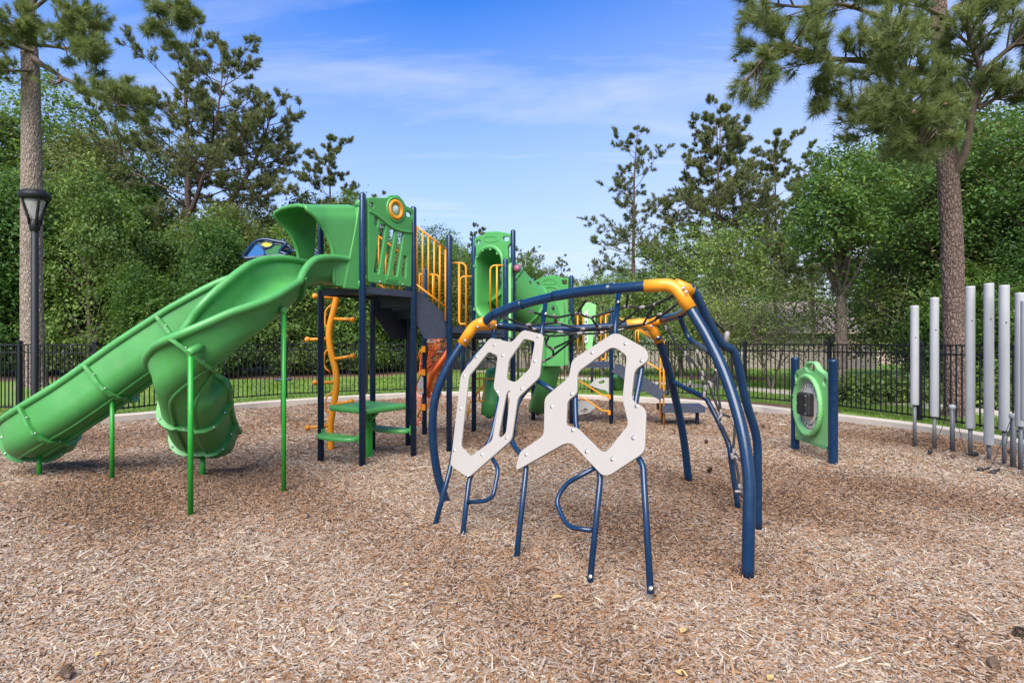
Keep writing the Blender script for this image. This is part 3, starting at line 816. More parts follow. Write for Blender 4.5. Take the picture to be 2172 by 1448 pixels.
# --- pines
def tufts(pos, dr, n, length, width, rng, spread=1.0, tint0=.45):
    m = len(pos)
    idx = np.repeat(np.arange(m), n)
    d = dr[idx] + rng.normal(size=(m * n, 3)) * .55 * spread
    d /= np.linalg.norm(d, axis=1, keepdims=True) + 1e-9
    L = length * rng.uniform(.7, 1.15, (m * n, 1))
    base = pos[idx] - dr[idx] * length * rng.uniform(0, .55, (m * n, 1))
    side = np.cross(d, rng.normal(size=(m * n, 3))); side /= np.linalg.norm(side, axis=1, keepdims=True) + 1e-9
    tip = base + d * L; tip[:, 2] -= .16 * L[:, 0]
    v = np.stack([base - side * width / 2, base + side * width / 2, tip], 1).reshape(-1, 3)
    f = np.arange(m * n * 3).reshape(-1, 3)
    tt = np.clip(np.repeat(rng.normal(tint0, .15, m), n) + rng.normal(0, .1, m * n) + dr[idx][:, 2] * .12, 0, 1)
    return v, f, np.repeat(tt, 3)

def branch_sys(segs, T, D, start, dirv, L, r, rng, level, up=.25, tw=1.0, dens=1.0):
    """recursive limb: adds tubes to segs and tuft positions/directions to T, D"""
    n = 7
    t = np.linspace(0, 1, n)
    bend = rng.normal(0, .10, (n, 3)).cumsum(0) * L * .12
    pts = start + np.outer(t, dirv) * L + np.outer(t ** 2, [0, 0, up]) * L * .5 + bend * t[:, None]
    segs.append((pts, np.maximum(r * (1 - .8 * t), .006)))
    endd = pts[-1] - pts[-2]; endd /= np.linalg.norm(endd)
    T.append(pts[-1]); D.append(endd * .8 + np.array([0, 0, .35]))
    if level == 0:
        for k in range(int(2 * dens)):
            q = rng.uniform(.35, .95); T.append(pts[0] + (pts[-1] - pts[0]) * q); D.append(endd * .6 + rng.normal(0, .4, 3) + np.array([0, 0, .3]))
        return
    nch = max(2, int((3.2 + 2.1 * L) * dens * (1.3 if level == 1 else 1)))
    for k in range(nch):
        q = rng.uniform(.30, 1.0)
        i = min(int(q * (n - 1)), n - 2); f = q * (n - 1) - i
        s = pts[i] * (1 - f) + pts[i + 1] * f
        dd = dirv / (np.linalg.norm(dirv) + 1e-9)
        sd = rng.normal(size=3); sd -= dd * sd.dot(dd); sd[2] *= .55; sd[2] += .18 + up * .3
        nd = dd * rng.uniform(.35, .9) + sd / (np.linalg.norm(sd) + 1e-9) * rng.uniform(.5, .9)
        nd /= np.linalg.norm(nd)
        branch_sys(segs, T, D, s, nd, L * rng.uniform(.26, .46) * (1.15 - .5 * q), max(r * .38, .008), rng, level - 1, up, tw, dens)

def pine_proto(seed, H, r0, crown0, maxL, nb, needles, nlen, nw, sweep_=.3, mat=None, bark=None, lean=.02, topL=.25, dens=1.0, level=2, spread=1.0, fork=None, prof=None):
    rng = np.random.default_rng(seed)
    t = np.linspace(0, 1, 14)
    wob = rng.normal(0, .06, (14, 2)).cumsum(0) * np.sqrt(H / 12) * t[:, None]
    tr = np.stack([wob[:, 0] + lean * H * t ** 1.5, wob[:, 1], H * t], 1)
    rr = r0 * (1 - .88 * t); rr[0] *= 1.3
    segs, T, D = [(tr, rr)], [], []
    T.append(tr[-1]); D.append(np.array([0, 0, 1.0]))
    stems = [(tr, crown0, 1.0)]
    if fork:
        for (hf, dx, dy, top, rf) in fork:
            base = np.array([np.interp(hf, t, tr[:, k]) for k in range(3)])
            tt = np.linspace(0, 1, 10)
            end = np.array([base[0] + dx, base[1] + dy, top * H])
            mid = base + np.array([dx * .75, dy * .7, (top - hf) * H * .35])
            st = np.outer((1 - tt) ** 2, base) + np.outer(2 * tt * (1 - tt), mid) + np.outer(tt * tt, end)
            segs.append((st, rf * (1 - .85 * tt))); stems.append((st, .35, .8)); T.append(end); D.append(np.array([0, 0, 1.0]))
    for st, c0, sc in stems:
        ts = np.linspace(0, 1, len(st))
        k_ = int(nb * sc)
        for k in range(k_):
            h = c0 + (1 - c0) * ((k + rng.uniform(0, .8)) / k_) ** .95
            s = np.array([np.interp(h, ts, st[:, j]) for j in range(3)])
            q = (h - c0) / (1 - c0)
            L = maxL * sc * ((prof(q)) if prof else (topL + (1 - topL) * (1 - q) ** .8)) * rng.uniform(.55, 1.12)
            a = k * 2.4 + rng.uniform(-.5, .5)
            el = rng.uniform(-.12, .25) + .55 * q
            dv = np.array([math.cos(a) * math.cos(el), math.sin(a) * math.cos(el), math.sin(el)])
            branch_sys(segs, T, D, s, dv, L, max(.018, r0 * .22 * (1 - .6 * q)), rng, level, sweep_, 1.0, dens)
    T, D = np.array(T), np.array(D)
    v, f, tt = tufts(T, D, needles, nlen, nw, rng, spread)
    cm = np_mesh('crown', v, f, tt); cm.materials.append(mat or M_NEEDLE_FAR)
    v, f = np_tubes(segs, 6)
    tm = np_mesh('trunk', v, f, smooth=True); tm.materials.append(bark or M_PINEBARK)
    return cm, tm, len(T)
def put_pine(pr, x, y, label, s=1, rot=0, group=None, name='pine_tree'):
    t = thing(name, (x, y, 0.02), label, 'tree', group)
    link('trunk', pr[1], t); link('crown', pr[0], t)
    t.rotation_euler = (0, 0, rot); t.scale = (s, s, s)
    return t
pn_c = pine_proto(31, 16.2, .20, .24, 6.2, 40, 15, .25, .032, .10, prof=lambda q: (.98 - .84 * q) * (.62 + .5 * math.sin(q * 17) ** 2), dens=.95, lean=-.01, spread=.9)
put_pine(pn_c, 8.3, 40, 'slim sparse pine standing alone against the sky above the net climber', rot=2.2)
pn_t = pine_proto(32, 16.8, .19, .30, 5.4, 44, 16, .25, .032, .18, prof=lambda q: (.95 - .72 * q) * (.7 + .4 * math.sin(q * 13) ** 2), dens=1.05)
put_pine(pn_t, 13.1, 38, 'tall dense pine, left trunk of the twin pair before the house', rot=.6)
put_pine(pn_t, 13.75, 38.6, 'tall dense pine, right trunk of the twin pair before the house', .97, 2.9)
put_pine(pn_t, 17.4, 39.0, 'pine between the twin pines and the round leafy tree', .90, 4.6)
put_pine(pn_t, 19.4, 38.0, 'pine half hidden behind the round leafy tree', .83, 1.7)
pn_l = pine_proto(33, 16.3, .28, .34, 5.0, 34, 13, .23, .028, .28, lean=.0, fork=[(.40, 4.0, .5, .80, .19), (.47, 2.2, -.8, .93, .13)], dens=1.05, prof=lambda q: .9 - .5 * q, bark=M_PINEBARK)
put_pine(pn_l, -18.4, 33.4, 'big forked pine rising from the left wood above the slides', 1.13, 0)
put_pine(pn_t, -12.6, 41, 'small pine showing above the wood left of the slide hood', .92, 5.1)
put_pine(pn_c, -8.6, 36.5, 'far small pine just behind the slide hood', .66, 1.0)
put_pine(pn_c, -26.0, 37, 'leaning pine between the lamp tree and the forked pine', 1.05, 3.7)
put_pine(pn_t, -31, 34, 'pine at the far left edge behind the lamp tree', .95, 2.0)
put_pine(pn_l, 1.2, 47, 'far pine low behind the tall tube slide tower', .52, 2.0)
put_pine(pn_c, 4.2, 52, 'far pine low behind the climber, right of the tube slide', .56, .4)
put_pine(pn_t, -2.6, 44, 'far pine low between the stair rails and the tower', .60, .8)

def bark_trunk(name, pts, radii, mat, seed, nseg=56, rows=330, amp=.03):
    """near trunk with plated bark cut into its surface"""
    rng = np.random.default_rng(seed)
    pts = np.array(pts, float); t = np.linspace(0, 1, len(pts)); tt = np.linspace(0, 1, rows)
    ctr = np.stack([np.interp(tt, t, pts[:, k]) for k in range(3)], 1); rr = np.interp(tt, t, radii)
    H = pts[-1, 2] - pts[0, 2]
    a = np.arange(nseg) * 2 * np.pi / nseg
    A, Hh = np.meshgrid(a, tt * H)
    r_m = float(np.mean(radii)); pw, ph = .055, .14
    nu = max(6, int(round(2 * np.pi * r_m / pw))); nv = int(H / ph)
    U = A / (2 * np.pi) * nu; V = Hh / ph
    ju, jv = rng.uniform(-.42, .42, (nv + 6, nu)), rng.uniform(-.42, .42, (nv + 6, nu)); hj = rng.uniform(.4, 1, (nv + 6, nu))
    best = np.full(U.shape, 9.0); sec = np.full(U.shape, 9.0); hb = np.zeros(U.shape)
    iu, iv = np.floor(U).astype(int), np.floor(V).astype(int)
    for du in (-1, 0, 1):
        for dv in (-1, 0, 1):
            cu, cv = iu + du, np.clip(iv + dv, 0, nv + 5)
            px, py = cu + .5 + ju[cv, cu % nu], cv + .5 + jv[cv, cu % nu]
            d = (U - px) ** 2 + (V - py) ** 2
            m = d < best
            sec = np.where(m, best, np.minimum(sec, d)); hb = np.where(m, hj[cv, cu % nu], hb); best = np.where(m, d, best)
    edge = np.clip((np.sqrt(sec) - np.sqrt(best)) * 3.2, 0, 1)
    rad = rr[:, None] + amp * (edge * hb - .5) + rng.normal(0, .003, U.shape)
    x = ctr[:, 0][:, None] + rad * np.cos(A); y = ctr[:, 1][:, None] + rad * np.sin(A); z = np.repeat(ctr[:, 2][:, None], nseg, 1)
    v = np.stack([x, y, z], -1).reshape(-1, 3)
    i = np.arange(rows - 1)[:, None] * nseg; k = np.arange(nseg)[None]
    f = np.stack([i + k, i + (k + 1) % nseg, i + nseg + (k + 1) % nseg, i + nseg + k], -1).reshape(-1, 4)
    me = np_mesh(name, v, f, smooth=False); me.materials.append(mat)
    return me

def near_pine(name, base, label, trunk_pts, radii, bark, limbs, seed, needles, nlen, nw, dens, needle_mat, amp=.03, cones=20):
    rng = np.random.default_rng(seed)
    t = thing(name, base, label, 'tree')
    off = np.array(base)
    link('trunk', bark_trunk('trunk', np.array(trunk_pts) - off, radii, bark, seed, amp=amp), t)
    segs, T, D = [], [], []
    for (pts, r, lvl, nch, Lc, upb) in limbs:
        P_ = np.array([list(p) for p in catmull(pts, 5)]); n = len(P_)
        tt = np.linspace(0, 1, n)
        segs.append((P_, r * (1 - .82 * tt) + .008))
        dn = P_[-1] - P_[-2]; T.append(P_[-1]); D.append(dn / np.linalg.norm(dn))
        for k in range(nch):
            q = rng.uniform(.25, 1.0) ** .8
            i = min(int(q * (n - 1)), n - 2)
            dd = P_[i + 1] - P_[i]; dd /= np.linalg.norm(dd)
            sd = rng.normal(size=3); sd -= dd * sd.dot(dd); sd /= np.linalg.norm(sd); sd[2] = sd[2] * .7 + upb
            nd = dd * rng.uniform(.3, .9) + sd * rng.uniform(.5, .9); nd /= np.linalg.norm(nd)
            branch_sys(segs, T, D, P_[i], nd, Lc * rng.uniform(.5, 1.1), max(.02, r * .3), rng, lvl, upb, 1, dens)
    T, D = np.array(T) - off, np.array(D)
    v, f, tn = tufts(T, D, needles, nlen, nw, rng, .85)
    cm = np_mesh('crown', v, f, tn); cm.materials.append(needle_mat); link('crown', cm, t)
    v, f = np_tubes([(p - off, r) for p, r in segs], 7)
    lm = np_mesh('limb', v, f, smooth=True); lm.materials.append(M_TWIG); link('limb', lm, t)
    b = MB()
    for k in rng.choice(len(T), min(cones, len(T)), replace=False):
        p = Vector(T[k] + off) - Z * .05
        b.lathe([(.004, 0), (.028, .015), (.034, .04), (.024, .075), (.004, .095)], p, Vector(rng.normal(size=3)) - Z, 7)
    b.build('pine_cone', M_CONE, t)
    print(name, 'tufts', len(T))
    return t
# near pine on the right: trunk behind the fence, boughs filling the top right corner
near_pine('pine_tree', (9.6, 12.75, 0.0), 'near pine with thick brown trunk behind the chimes and boughs at top right',
    [(9.62, 12.75, -.05), (9.6, 12.75, .3), (9.56, 12.75, 2.0), (9.5, 12.75, 4.2), (9.36, 12.75, 6.2), (9.2, 12.7, 8.4), (9.0, 12.6, 12.5)], [.30, .225, .205, .20, .195, .16, .06], M_PINEBARK,
    [([P(2005, 165, 12.6), P(1925, 145, 12.2), P(1840, 130, 11.7), P(1765, 125, 11.3), P(1705, 108, 11.0), P(1660, 92, 10.8)], .075, 1, 26, .95, .15),
     ([P(1660, 92, 10.8), P(1630, 110, 10.7), P(1600, 150, 10.6), P(1575, 175, 10.5)], .03, 1, 9, .6, -.15),
     ([P(1800, 128, 11.5), P(1740, 160, 11.3), P(1720, 190, 11.2)], .03, 1, 9, .6, -.1),
     ([P(1990, 60, 12.4), P(1880, 40, 11.8), P(1790, 10, 11.4), P(1700, 15, 11.1), P(1620, 5, 10.9)], .05, 1, 18, .9, .1),
     ([P(2020, 190, 12.6), P(1960, 180, 11.8), P(1900, 160, 11.2), P(1870, 110, 10.8)], .05, 1, 16, .9, .3),
     ([P(2025, 300, 12.7), P(1975, 280, 12.0), P(1920, 265, 11.4), P(1880, 240, 11.0)], .05, 1, 20, .9, .2),
     ([P(2020, 260, 12.6), P(1985, 230, 11.8), P(1950, 230, 11.2), P(1915, 200, 10.8)], .05, 1, 20, .9, .25),
     ([P(2018, 380, 12.72), P(2045, 330, 12.4), P(2060, 250, 12.1), P(2080, 160, 11.9), P(2060, 100, 11.7), P(2050, 60, 11.5)], .085, 1, 30, 1.0, .25),
     ([P(2080, 160, 11.9), P(2120, 120, 11.7), P(2160, 90, 11.5), P(2210, 80, 11.4)], .05, 1, 20, 1.0, .2),
     ([P(2075, 230, 12.0), P(2130, 200, 11.8), P(2180, 190, 11.6)], .04, 1, 14, .9, .2),
     ([P(2010, 40, 12.6), P(1950, 10, 12.0), P(1900, -30, 11.6)], .05, 1, 18, 1.0, .3),
     ([P(2020, 20, 12.6), P(2080, -10, 12.2), P(2150, -30, 11.9)], .05, 1, 18, 1.0, .3),
     ([P(2015, 240, 12.6), P(1995, 270, 11.6), P(1960, 300, 11.0), P(1940, 290, 10.6)], .04, 1, 16, .8, .15)],
    41, 34, .24, .0098, 1.0, M_NEEDLE, amp=.02)
# near pine on the left: pale trunk behind the lamp
def PL(x, y, Y): return P(x, y, Y * 1.2229)
near_pine('pine_tree', (-17.38, 21.4, 0.0), 'thick pale barked pine behind the street lamp on the left',
    [(-17.37, 21.4, -0.05), (-17.39, 21.4, 0.25), (-17.39, 21.4, 1.09), (-17.43, 21.4, 3.90), (-17.43, 21.4, 8.18), (-17.46, 21.4, 11.36), (-17.61, 21.4, 14.05), (-17.73, 21.4, 18.58)], [.58, .43, .355, .335, .31, .27, .22, .06], M_PINEBARK_GREY,
    [([PL(72, 125, 17.4), PL(100, 145, 16.9), PL(130, 165, 16.5), PL(118, 178, 16.3), PL(105, 172, 16.2)], .10, 0, 4, .5, .2),
     ([PL(130, 165, 16.5), PL(165, 180, 16.2), PL(205, 208, 15.8), PL(240, 218, 15.6), PL(300, 235, 15.4)], .06, 1, 24, .95, .25),
     ([PL(74, 95, 17.3), PL(120, 100, 16.6), PL(170, 110, 16.1), PL(215, 130, 15.8)], .06, 1, 22, 1.0, .3),
     ([PL(72, 60, 17.4), PL(110, 55, 16.7), PL(150, 50, 16.3), PL(180, 70, 16.0)], .06, 1, 22, 1.0, .35),
     ([PL(70, 110, 17.4), PL(20, 95, 17.0), PL(-40, 90, 16.7)], .06, 1, 16, 1.0, .3),
     ([PL(70, 150, 17.4), PL(30, 150, 16.9), PL(-30, 148, 16.5)], .05, 1, 10, .9, .2),
     ([PL(70, 40, 17.2), PL(40, 45, 16.4), PL(25, 60, 15.8)], .05, 1, 26, .9, .3),
     ([PL(70, 20, 17.4), PL(110, -10, 16.5), PL(160, -30, 15.9), PL(230, -60, 15.2), PL(300, -20, 14.9), PL(335, 30, 14.7), PL(345, 80, 14.6)], .06, 1, 20, .6, .0),
     ([PL(300, -20, 14.9), PL(340, 5, 14.7), PL(380, 15, 14.5), PL(395, 30, 14.4)], .03, 1, 12, .5, .0),
     ([PL(70, 10, 17.4), PL(100, -40, 16.7), PL(150, -60, 16.2)], .06, 1, 16, 1.0, .3)],
    42, 26, .29, .015, 1.2, M_NEEDLE, amp=.026, cones=8)

# ------------------------------------------------------------------ grass blades
def in_kerb(x, y):
    px, py = np.array([k.x for k in kl]), np.array([k.y for k in kl])
    ins = np.zeros(len(x), bool); j = NK - 1
    for i in range(NK):
        c = ((py[i] > y) != (py[j] > y)) & (x < (px[j] - px[i]) * (y - py[i]) / (py[j] - py[i] + 1e-12) + px[i])
        ins ^= c; j = i
    return ins
rng = np.random.default_rng(3)
def blades(n, xr, yr, h, w):
    x, y = rng.uniform(*xr, n), rng.uniform(*yr, n)
    k = ~in_kerb(x, y); x, y = x[k], y[k]
    return x, y, np.full(len(x), h), np.full(len(x), w)
sets = [blades(26000, (7.6, 10.6), (6.5, 15), .075, .009), blades(26000, (-13, 10), (12.5, 22), .07, .014), blades(30000, (-14, 14), (20, 36), .08, .024)]
k = kl[:]
x, y, h, w = [np.concatenate(c) for c in zip(*sets)]
d = np.sqrt(((x[:, None] - np.array([q.x for q in kl])) ** 2 + (y[:, None] - np.array([q.y for q in kl])) ** 2).min(1))
ok = (d > .33) & ~((x > 3.3) & (y > 13.0) & (d < 1.25)) & ~((((x + 20) / 16.5) ** 2 + ((y - 30.5) / 7.2) ** 2) < 1) & ~((((x - 17.5) / 7.2) ** 2 + ((y - 19) / 7.3) ** 2) < 1)
x, y, h, w = x[ok], y[ok], h[ok] * rng.uniform(.5, 1.3, ok.sum()), w[ok]
n = len(x); a = rng.uniform(0, 6.3, n); l1, l2 = rng.normal(0, .5, n) * h, rng.normal(0, .5, n) * h
v = np.stack([np.stack([x - np.cos(a) * w, y - np.sin(a) * w, np.full(n, .05)], 1), np.stack([x + np.cos(a) * w, y + np.sin(a) * w, np.full(n, .05)], 1), np.stack([x + l1, y + l2, .05 + h], 1)], 1).reshape(-1, 3)
me = np_mesh('grass', v, np.arange(3 * n).reshape(-1, 3), np.repeat(np.clip(rng.normal(.5, .2, n), 0, 1), 3)); me.materials.append(M_GRASSBLADE)
tag(link('grass', me), 'short green grass growing on the lawn round the playground', 'grass', kind='stuff')

# ------------------------------------------------------------------ loose wood chips on the bed
def chips(bands):
    X, Y, S = [], [], []
    for (y0, y1, dens, sc) in bands:
        wx = lambda yy: .92 * yy + 1.6
        n = int(dens * (y1 - y0) * 2 * wx((y0 + y1) / 2))
        yy = rng.uniform(y0, y1, n); xx = rng.uniform(-1, 1, n) * wx(yy)
        X.append(xx); Y.append(yy); S.append(np.full(n, sc))
    x, y, s = np.concatenate(X), np.concatenate(Y), np.concatenate(S)
    k = in_kerb(x, y); x, y, s = x[k], y[k], s[k]
    n = len(x)
    L = s * np.exp(rng.normal(math.log(.0145), .46, n)).clip(.007, .07); W = s * rng.uniform(.0032, .0082, n) * (1 + L * 7); T = s * rng.uniform(.0016, .0042, n)
    z = bedz(x, y) + rng.uniform(0, .014, n)
    rot = np.stack([rng.normal(0, .35, n), rng.normal(0, .22, n), rng.uniform(0, 6.283, n)], 1)
    # finer, fresher orange patches between greyer ones
    pt = np.sin(x * .9 + 1.3 * np.sin(y * .7)) + np.sin(y * 1.3 + 1.1 * np.sin(x * .8 + 2)) + .6 * np.sin(x * 2.7 + y * 2.1)
    tint = np.clip(rng.beta(1.6, 1.5, n) + np.clip((pt - .55) * -.13, -.20, .17), 0, 1)
    fine = 1 - .22 * np.clip(pt - .3, 0, 1)
    L = L * fine; W = W * fine
    return x, y, z, rot, np.stack([L, W, T], 1), tint
cx, cy, cz, crot, cscl, ctint = chips([(2.2, 3.6, 14000, 1), (3.6, 5.2, 10500, 1), (5.2, 7.5, 5600, 1.08), (7.5, 11, 1700, 1.3), (11, 18.5, 480, 1.6)])
me = bpy.data.meshes.new('wood_chips')
n = len(cx)
me.vertices.add(n)
me.vertices.foreach_set('co', np.stack([cx, cy, cz], 1).astype(np.float32).ravel())
for nm, typ, arr, key in (('rot', 'FLOAT_VECTOR', crot, 'vector'), ('scl', 'FLOAT_VECTOR', cscl, 'vector'), ('tint', 'FLOAT', ctint, 'value')):
    me.attributes.new(nm, typ, 'POINT').data.foreach_set(key, arr.astype(np.float32).ravel())
me.update()
ng = bpy.data.node_groups.new('scatter_chips', 'GeometryNodeTree')
ng.interface.new_socket('Geometry', in_out='INPUT', socket_type='NodeSocketGeometry')
ng.interface.new_socket('Geometry', in_out='OUTPUT', socket_type='NodeSocketGeometry')
gi, go = ng.nodes.new('NodeGroupInput'), ng.nodes.new('NodeGroupOutput')
iop = ng.nodes.new('GeometryNodeInstanceOnPoints')
cone = ng.nodes.new('GeometryNodeMeshCone')
cone.inputs['Vertices'].default_value = 5; cone.inputs['Radius Top'].default_value = .45; cone.inputs['Radius Bottom'].default_value = 1.0; cone.inputs['Depth'].default_value = 2.0
trf = ng.nodes.new('GeometryNodeTransform'); trf.inputs['Rotation'].default_value = (0, R(90), 0)
smt = ng.nodes.new('GeometryNodeSetMaterial'); smt.inputs['Material'].default_value = M_CHIP
na, nb_ = ng.nodes.new('GeometryNodeInputNamedAttribute'), ng.nodes.new('GeometryNodeInputNamedAttribute')
na.data_type = 'FLOAT_VECTOR'; na.inputs['Name'].default_value = 'rot'
nb_.data_type = 'FLOAT_VECTOR'; nb_.inputs['Name'].default_value = 'scl'
L_ = ng.links
L_.new(gi.outputs[0], iop.inputs['Points']); L_.new(cone.outputs['Mesh'], trf.inputs['Geometry']); L_.new(trf.outputs[0], smt.inputs['Geometry'])
L_.new(smt.outputs[0], iop.inputs['Instance']); L_.new(na.outputs[0], iop.inputs['Rotation']); L_.new(nb_.outputs[0], iop.inputs['Scale'])
L_.new(iop.outputs[0], go.inputs[0])
me.materials.append(M_CHIP)
wc = link('wood_chips', me)
md = wc.modifiers.new('scatter', 'NODES'); md.node_group = ng
tag(wc, 'loose brown and grey wood chips covering the playground floor', 'wood chips', kind='stuff')
print('chips', n, 'pickets', npick)

# ------------------------------------------------------------------ the big play structure
PR = 0.045                                                   # post radius
ps = thing('play_structure', (-1.9, 8.9, 0), 'large green, navy and yellow play structure with two curved slides, decks and stairs', 'play structure')
def post(p, top, r=PR, par=None, m=None):
    b = MB(); b.tube([Vector((p[0], p[1], -.05)), Vector((p[0], p[1], top - r * .8))], r, 16, True, True)
    o = b.build('post', m or M_NAVY, par or ps)
    return o
P1, P2, P3, P4 = Vector((-2.745, 8.47, 0)), Vector((-2.03, 8.0, 0)), Vector((-1.473, 8.82, 0)), Vector((-2.19, 9.27, 0))
P5 = Vector((-1.71, 9.72, 0))
PA, PB, PC, PD = Vector((-.98, 9.2, 0)), Vector((-.72, 11.16, 0)), Vector((-.115, 10.3, 0)), Vector((.02, 10.6, 0))
PH_, PJ = Vector((-1.61, 10.85, 0)), Vector((-1.0, 12.0, 0))
PE, PE2, PF, PG = Vector((.46, 12.8, 0)), Vector((.59, 13.6, 0)), Vector((1.22, 12.1, 0)), Vector((2.07, 12.3, 0))
for p, t in ((P1, 3.66), (P2, 3.72), (P3, 3.72), (P4, 3.7), (P5, 3.6), (PA, 3.37), (PB, 3.7), (PC, 3.15), (PD, 3.71), (PH_, 3.05), (PJ, 1.9), (PE, 3.07), (PE2, 3.0), (PF, 3.06), (PG, 2.41)):
    post(p, t)
DZ = 2.45
U12 = (P2 - P1).normalized(); NOUT = Vector((-.55, -.835, 0)).normalized()
def deck(corners, z, name='deck', par=None):
    b = MB(); c8 = [Vector((p.x, p.y, z - .05)) for p in corners] + [Vector((p.x, p.y, z)) for p in corners]
    b.hexa(c8)
    b.build(name, M_SLATE, par or ps)
    for i in range(4):                                       # edge channels
        a, c = corners[i], corners[(i + 1) % 4]
        MB().bar(Vector((a.x, a.y, z - .05)), Vector((c.x, c.y, z - .05)), .03, .09).build('deck_edge', M_SLATE, ps)
deck([P1, P2, P3, P4], DZ)
# --- upper wall panel with bubble window between P2 and P3
e1 = (P3 - P2).normalized(); nrm = e1.cross(Z)
w0 = 0.055; WPAN = (P3 - P2).length
def zc5(x, y): return (760 + x / 4.525, 400 + y / 4.525)
pp0 = (P2 + P3) / 2
out = [(80, 85), (260, 90), (300, 62), (375, 66), (425, 120), (445, 165), (520, 200), (518, 300), (505, 330), (500, 945), (92, 900), (88, 870)]
holes = [[(98, 140), (135, 143), (138, 192), (98, 178)], [(452, 212), (505, 240), (505, 275), (452, 268)],
         [(148, 265), (182, 290), (172, 372), (146, 360)], [(198, 340), (258, 352), (186, 820), (140, 804)], [(294, 382), (346, 394), (272, 838), (228, 826)], [(374, 410), (426, 424), (362, 845), (320, 832)], [(420, 645), (454, 652), (444, 858), (406, 846)]]
mb = MB(); mb.plate_px(out, holes, pp0, nrm, .055, .012, .03, zc5)
pan = mb.build('wall_panel', M_GREEN, ps)
def at5(x, y, push=0): return onplane(*zc5(x, y), pp0, nrm) + nrm * push
cw = at5(347, 205)
MB().lathe([(.145, -.03), (.155, .02), (.14, .05), (.105, .055), (.085, .03), (.082, -.04), (.145, -.03)], cw, nrm, 28).build('window_ring', M_ORANGE, pan)
MB().lathe([(.001, .06), (.04, .055), (.07, .03), (.082, .0)], cw, nrm, 20).build('window_bubble', M_DOME, pan)
MB().lathe([(.165, -.02), (.19, .0), (.185, .035), (.165, .045), (.15, .03)], cw, nrm, 28).build('window_rim', M_GREEN, pan)
# raised belly band across the panel and name plate
for a, bq in (((197, 895), 1), ((415, 920), 1)):
    MB().bolt(at5(*a, .028), nrm, .012).build('bolt', M_STEEL, pan)
pl = [at5(*q, .032) for q in ((255, 865), (365, 880), (365, 905), (255, 890), (255, 865))]
MB().tube(pl, .005, 6).build('name_plate', M_GREEN, pan)
bandpts = [at5(88, 215, .025), at5(170, 265, .03), at5(250, 330, .03), at5(330, 385, .03), at5(420, 412, .03), at5(500, 420, .025)]
MB().tube(catmull(bandpts, 5), .018, 8).build('band', M_GREEN, pan)

# --- hood over the slide entrance between P1 and P2
hw = (P2 - P1).length / 2 - .03
hc = (P1 + P2) / 2
def arch(s):                                                 # s 0..1 from left foot over the top to the right foot
    Hh = 1.13
    pts = [(-1, 0), (-1, .3), (-1, .6), (-.98, .84), (-.82, .98), (-.45, 1.02), (0, 1.03), (.45, 1.02), (.82, .98), (.98, .84), (1, .6), (1, .3), (1, 0)]
    k = s * (len(pts) - 1); i = min(int(k), len(pts) - 2); f = k - i
    return (pts[i][0] * (1 - f) + pts[i + 1][0] * f, (pts[i][1] * (1 - f) + pts[i + 1][1] * f) * Hh)
ns, nd = 49, 13
grid = []
for j in range(nd):
    q = j / (nd - 1)
    row = []
    for i in range(ns):
        s = i / (ns - 1)
        a, h = arch(s)
        hh = h / 1.16
        side = abs(a) ** 2
        reach = .80 if hh > .92 else .40 + .40 * max(0, (hh - .25) / .67) ** 2.2
        inner = 0.0
        if a < 0 and hh < .9: inner = .17 * (1 - .4 * hh)     # the far wall stands a little off its post
        d = inner + (reach - inner) * q
        narrow = 1 - .10 * min(1, max(0, (d - .12) / .4)) + (.10 * max(0, (d - .5) / .3) if hh > .5 else 0)
        lift = -.15 * (d / .8)
        row.append(hc + U12 * (a * hw * narrow) + NOUT * (d + .02) + Z * (DZ - .02 + h + lift * hh))
    grid.append(row)
th = .035
mb = MB()
def inward(i, j):
    a, h = arch(i / (ns - 1))
    v = (-U12 * a * .8 - Z * max(0, (h - .5)) * .9)
    return v.normalized() if v.length > 1e-3 else -Z
vo = [grid[j][i] for j in range(nd) for i in range(ns)]
vi = [grid[j][i] + inward(i, j) * th for j in range(nd) for i in range(ns)]
fs = []
for j in range(nd - 1):
    for i in range(ns - 1):
        k = j * ns + i
        fs.append((k, k + 1, k + ns + 1, k + ns)); o = nd * ns
        fs.append((o + k, o + k + ns, o + k + ns + 1, o + k + 1))
mb.add(vo + vi, fs)
for j in (0, nd - 1):
    o = nd * ns
    mb.add([v for v in vo[j * ns:(j + 1) * ns]] + [v for v in vi[j * ns:(j + 1) * ns]], [(i, i + 1, ns + i + 1, ns + i) for i in range(ns - 1)])
mb.tube([grid[nd - 1][i] + inward(i, nd - 1) * th * .5 for i in range(ns)], .026, 8)
hood = mb.build('slide_hood', M_GREEN, ps)
# mounting flanges of the hood at both posts
for sgn, pp in ((1, P2), (-1, P1)):
    c = pp - U12 * sgn * .055
    b = MB()
    prof = [(0, 0), (.30, 0), (.22, .35), (.12, .75), (.04, 1.12), (0, 1.17)] if sgn > 0 else [(0, .95), (.1, 1.0), (.06, 1.12), (0, 1.17)]
    b.plate([(x, y) for x, y in prof], [], c + Z * (DZ - .05) , NOUT, Z, .075, .012, .02)
    b.build('hood_flange', M_GREEN, hood)
    for zz in (.03, 1.12):
        MB().tube([pp + Z * (DZ + zz) - U12 * sgn * .09, pp + Z * (DZ + zz) + U12 * sgn * .0], .06, 12).build('hood_clamp', M_GREEN, hood)

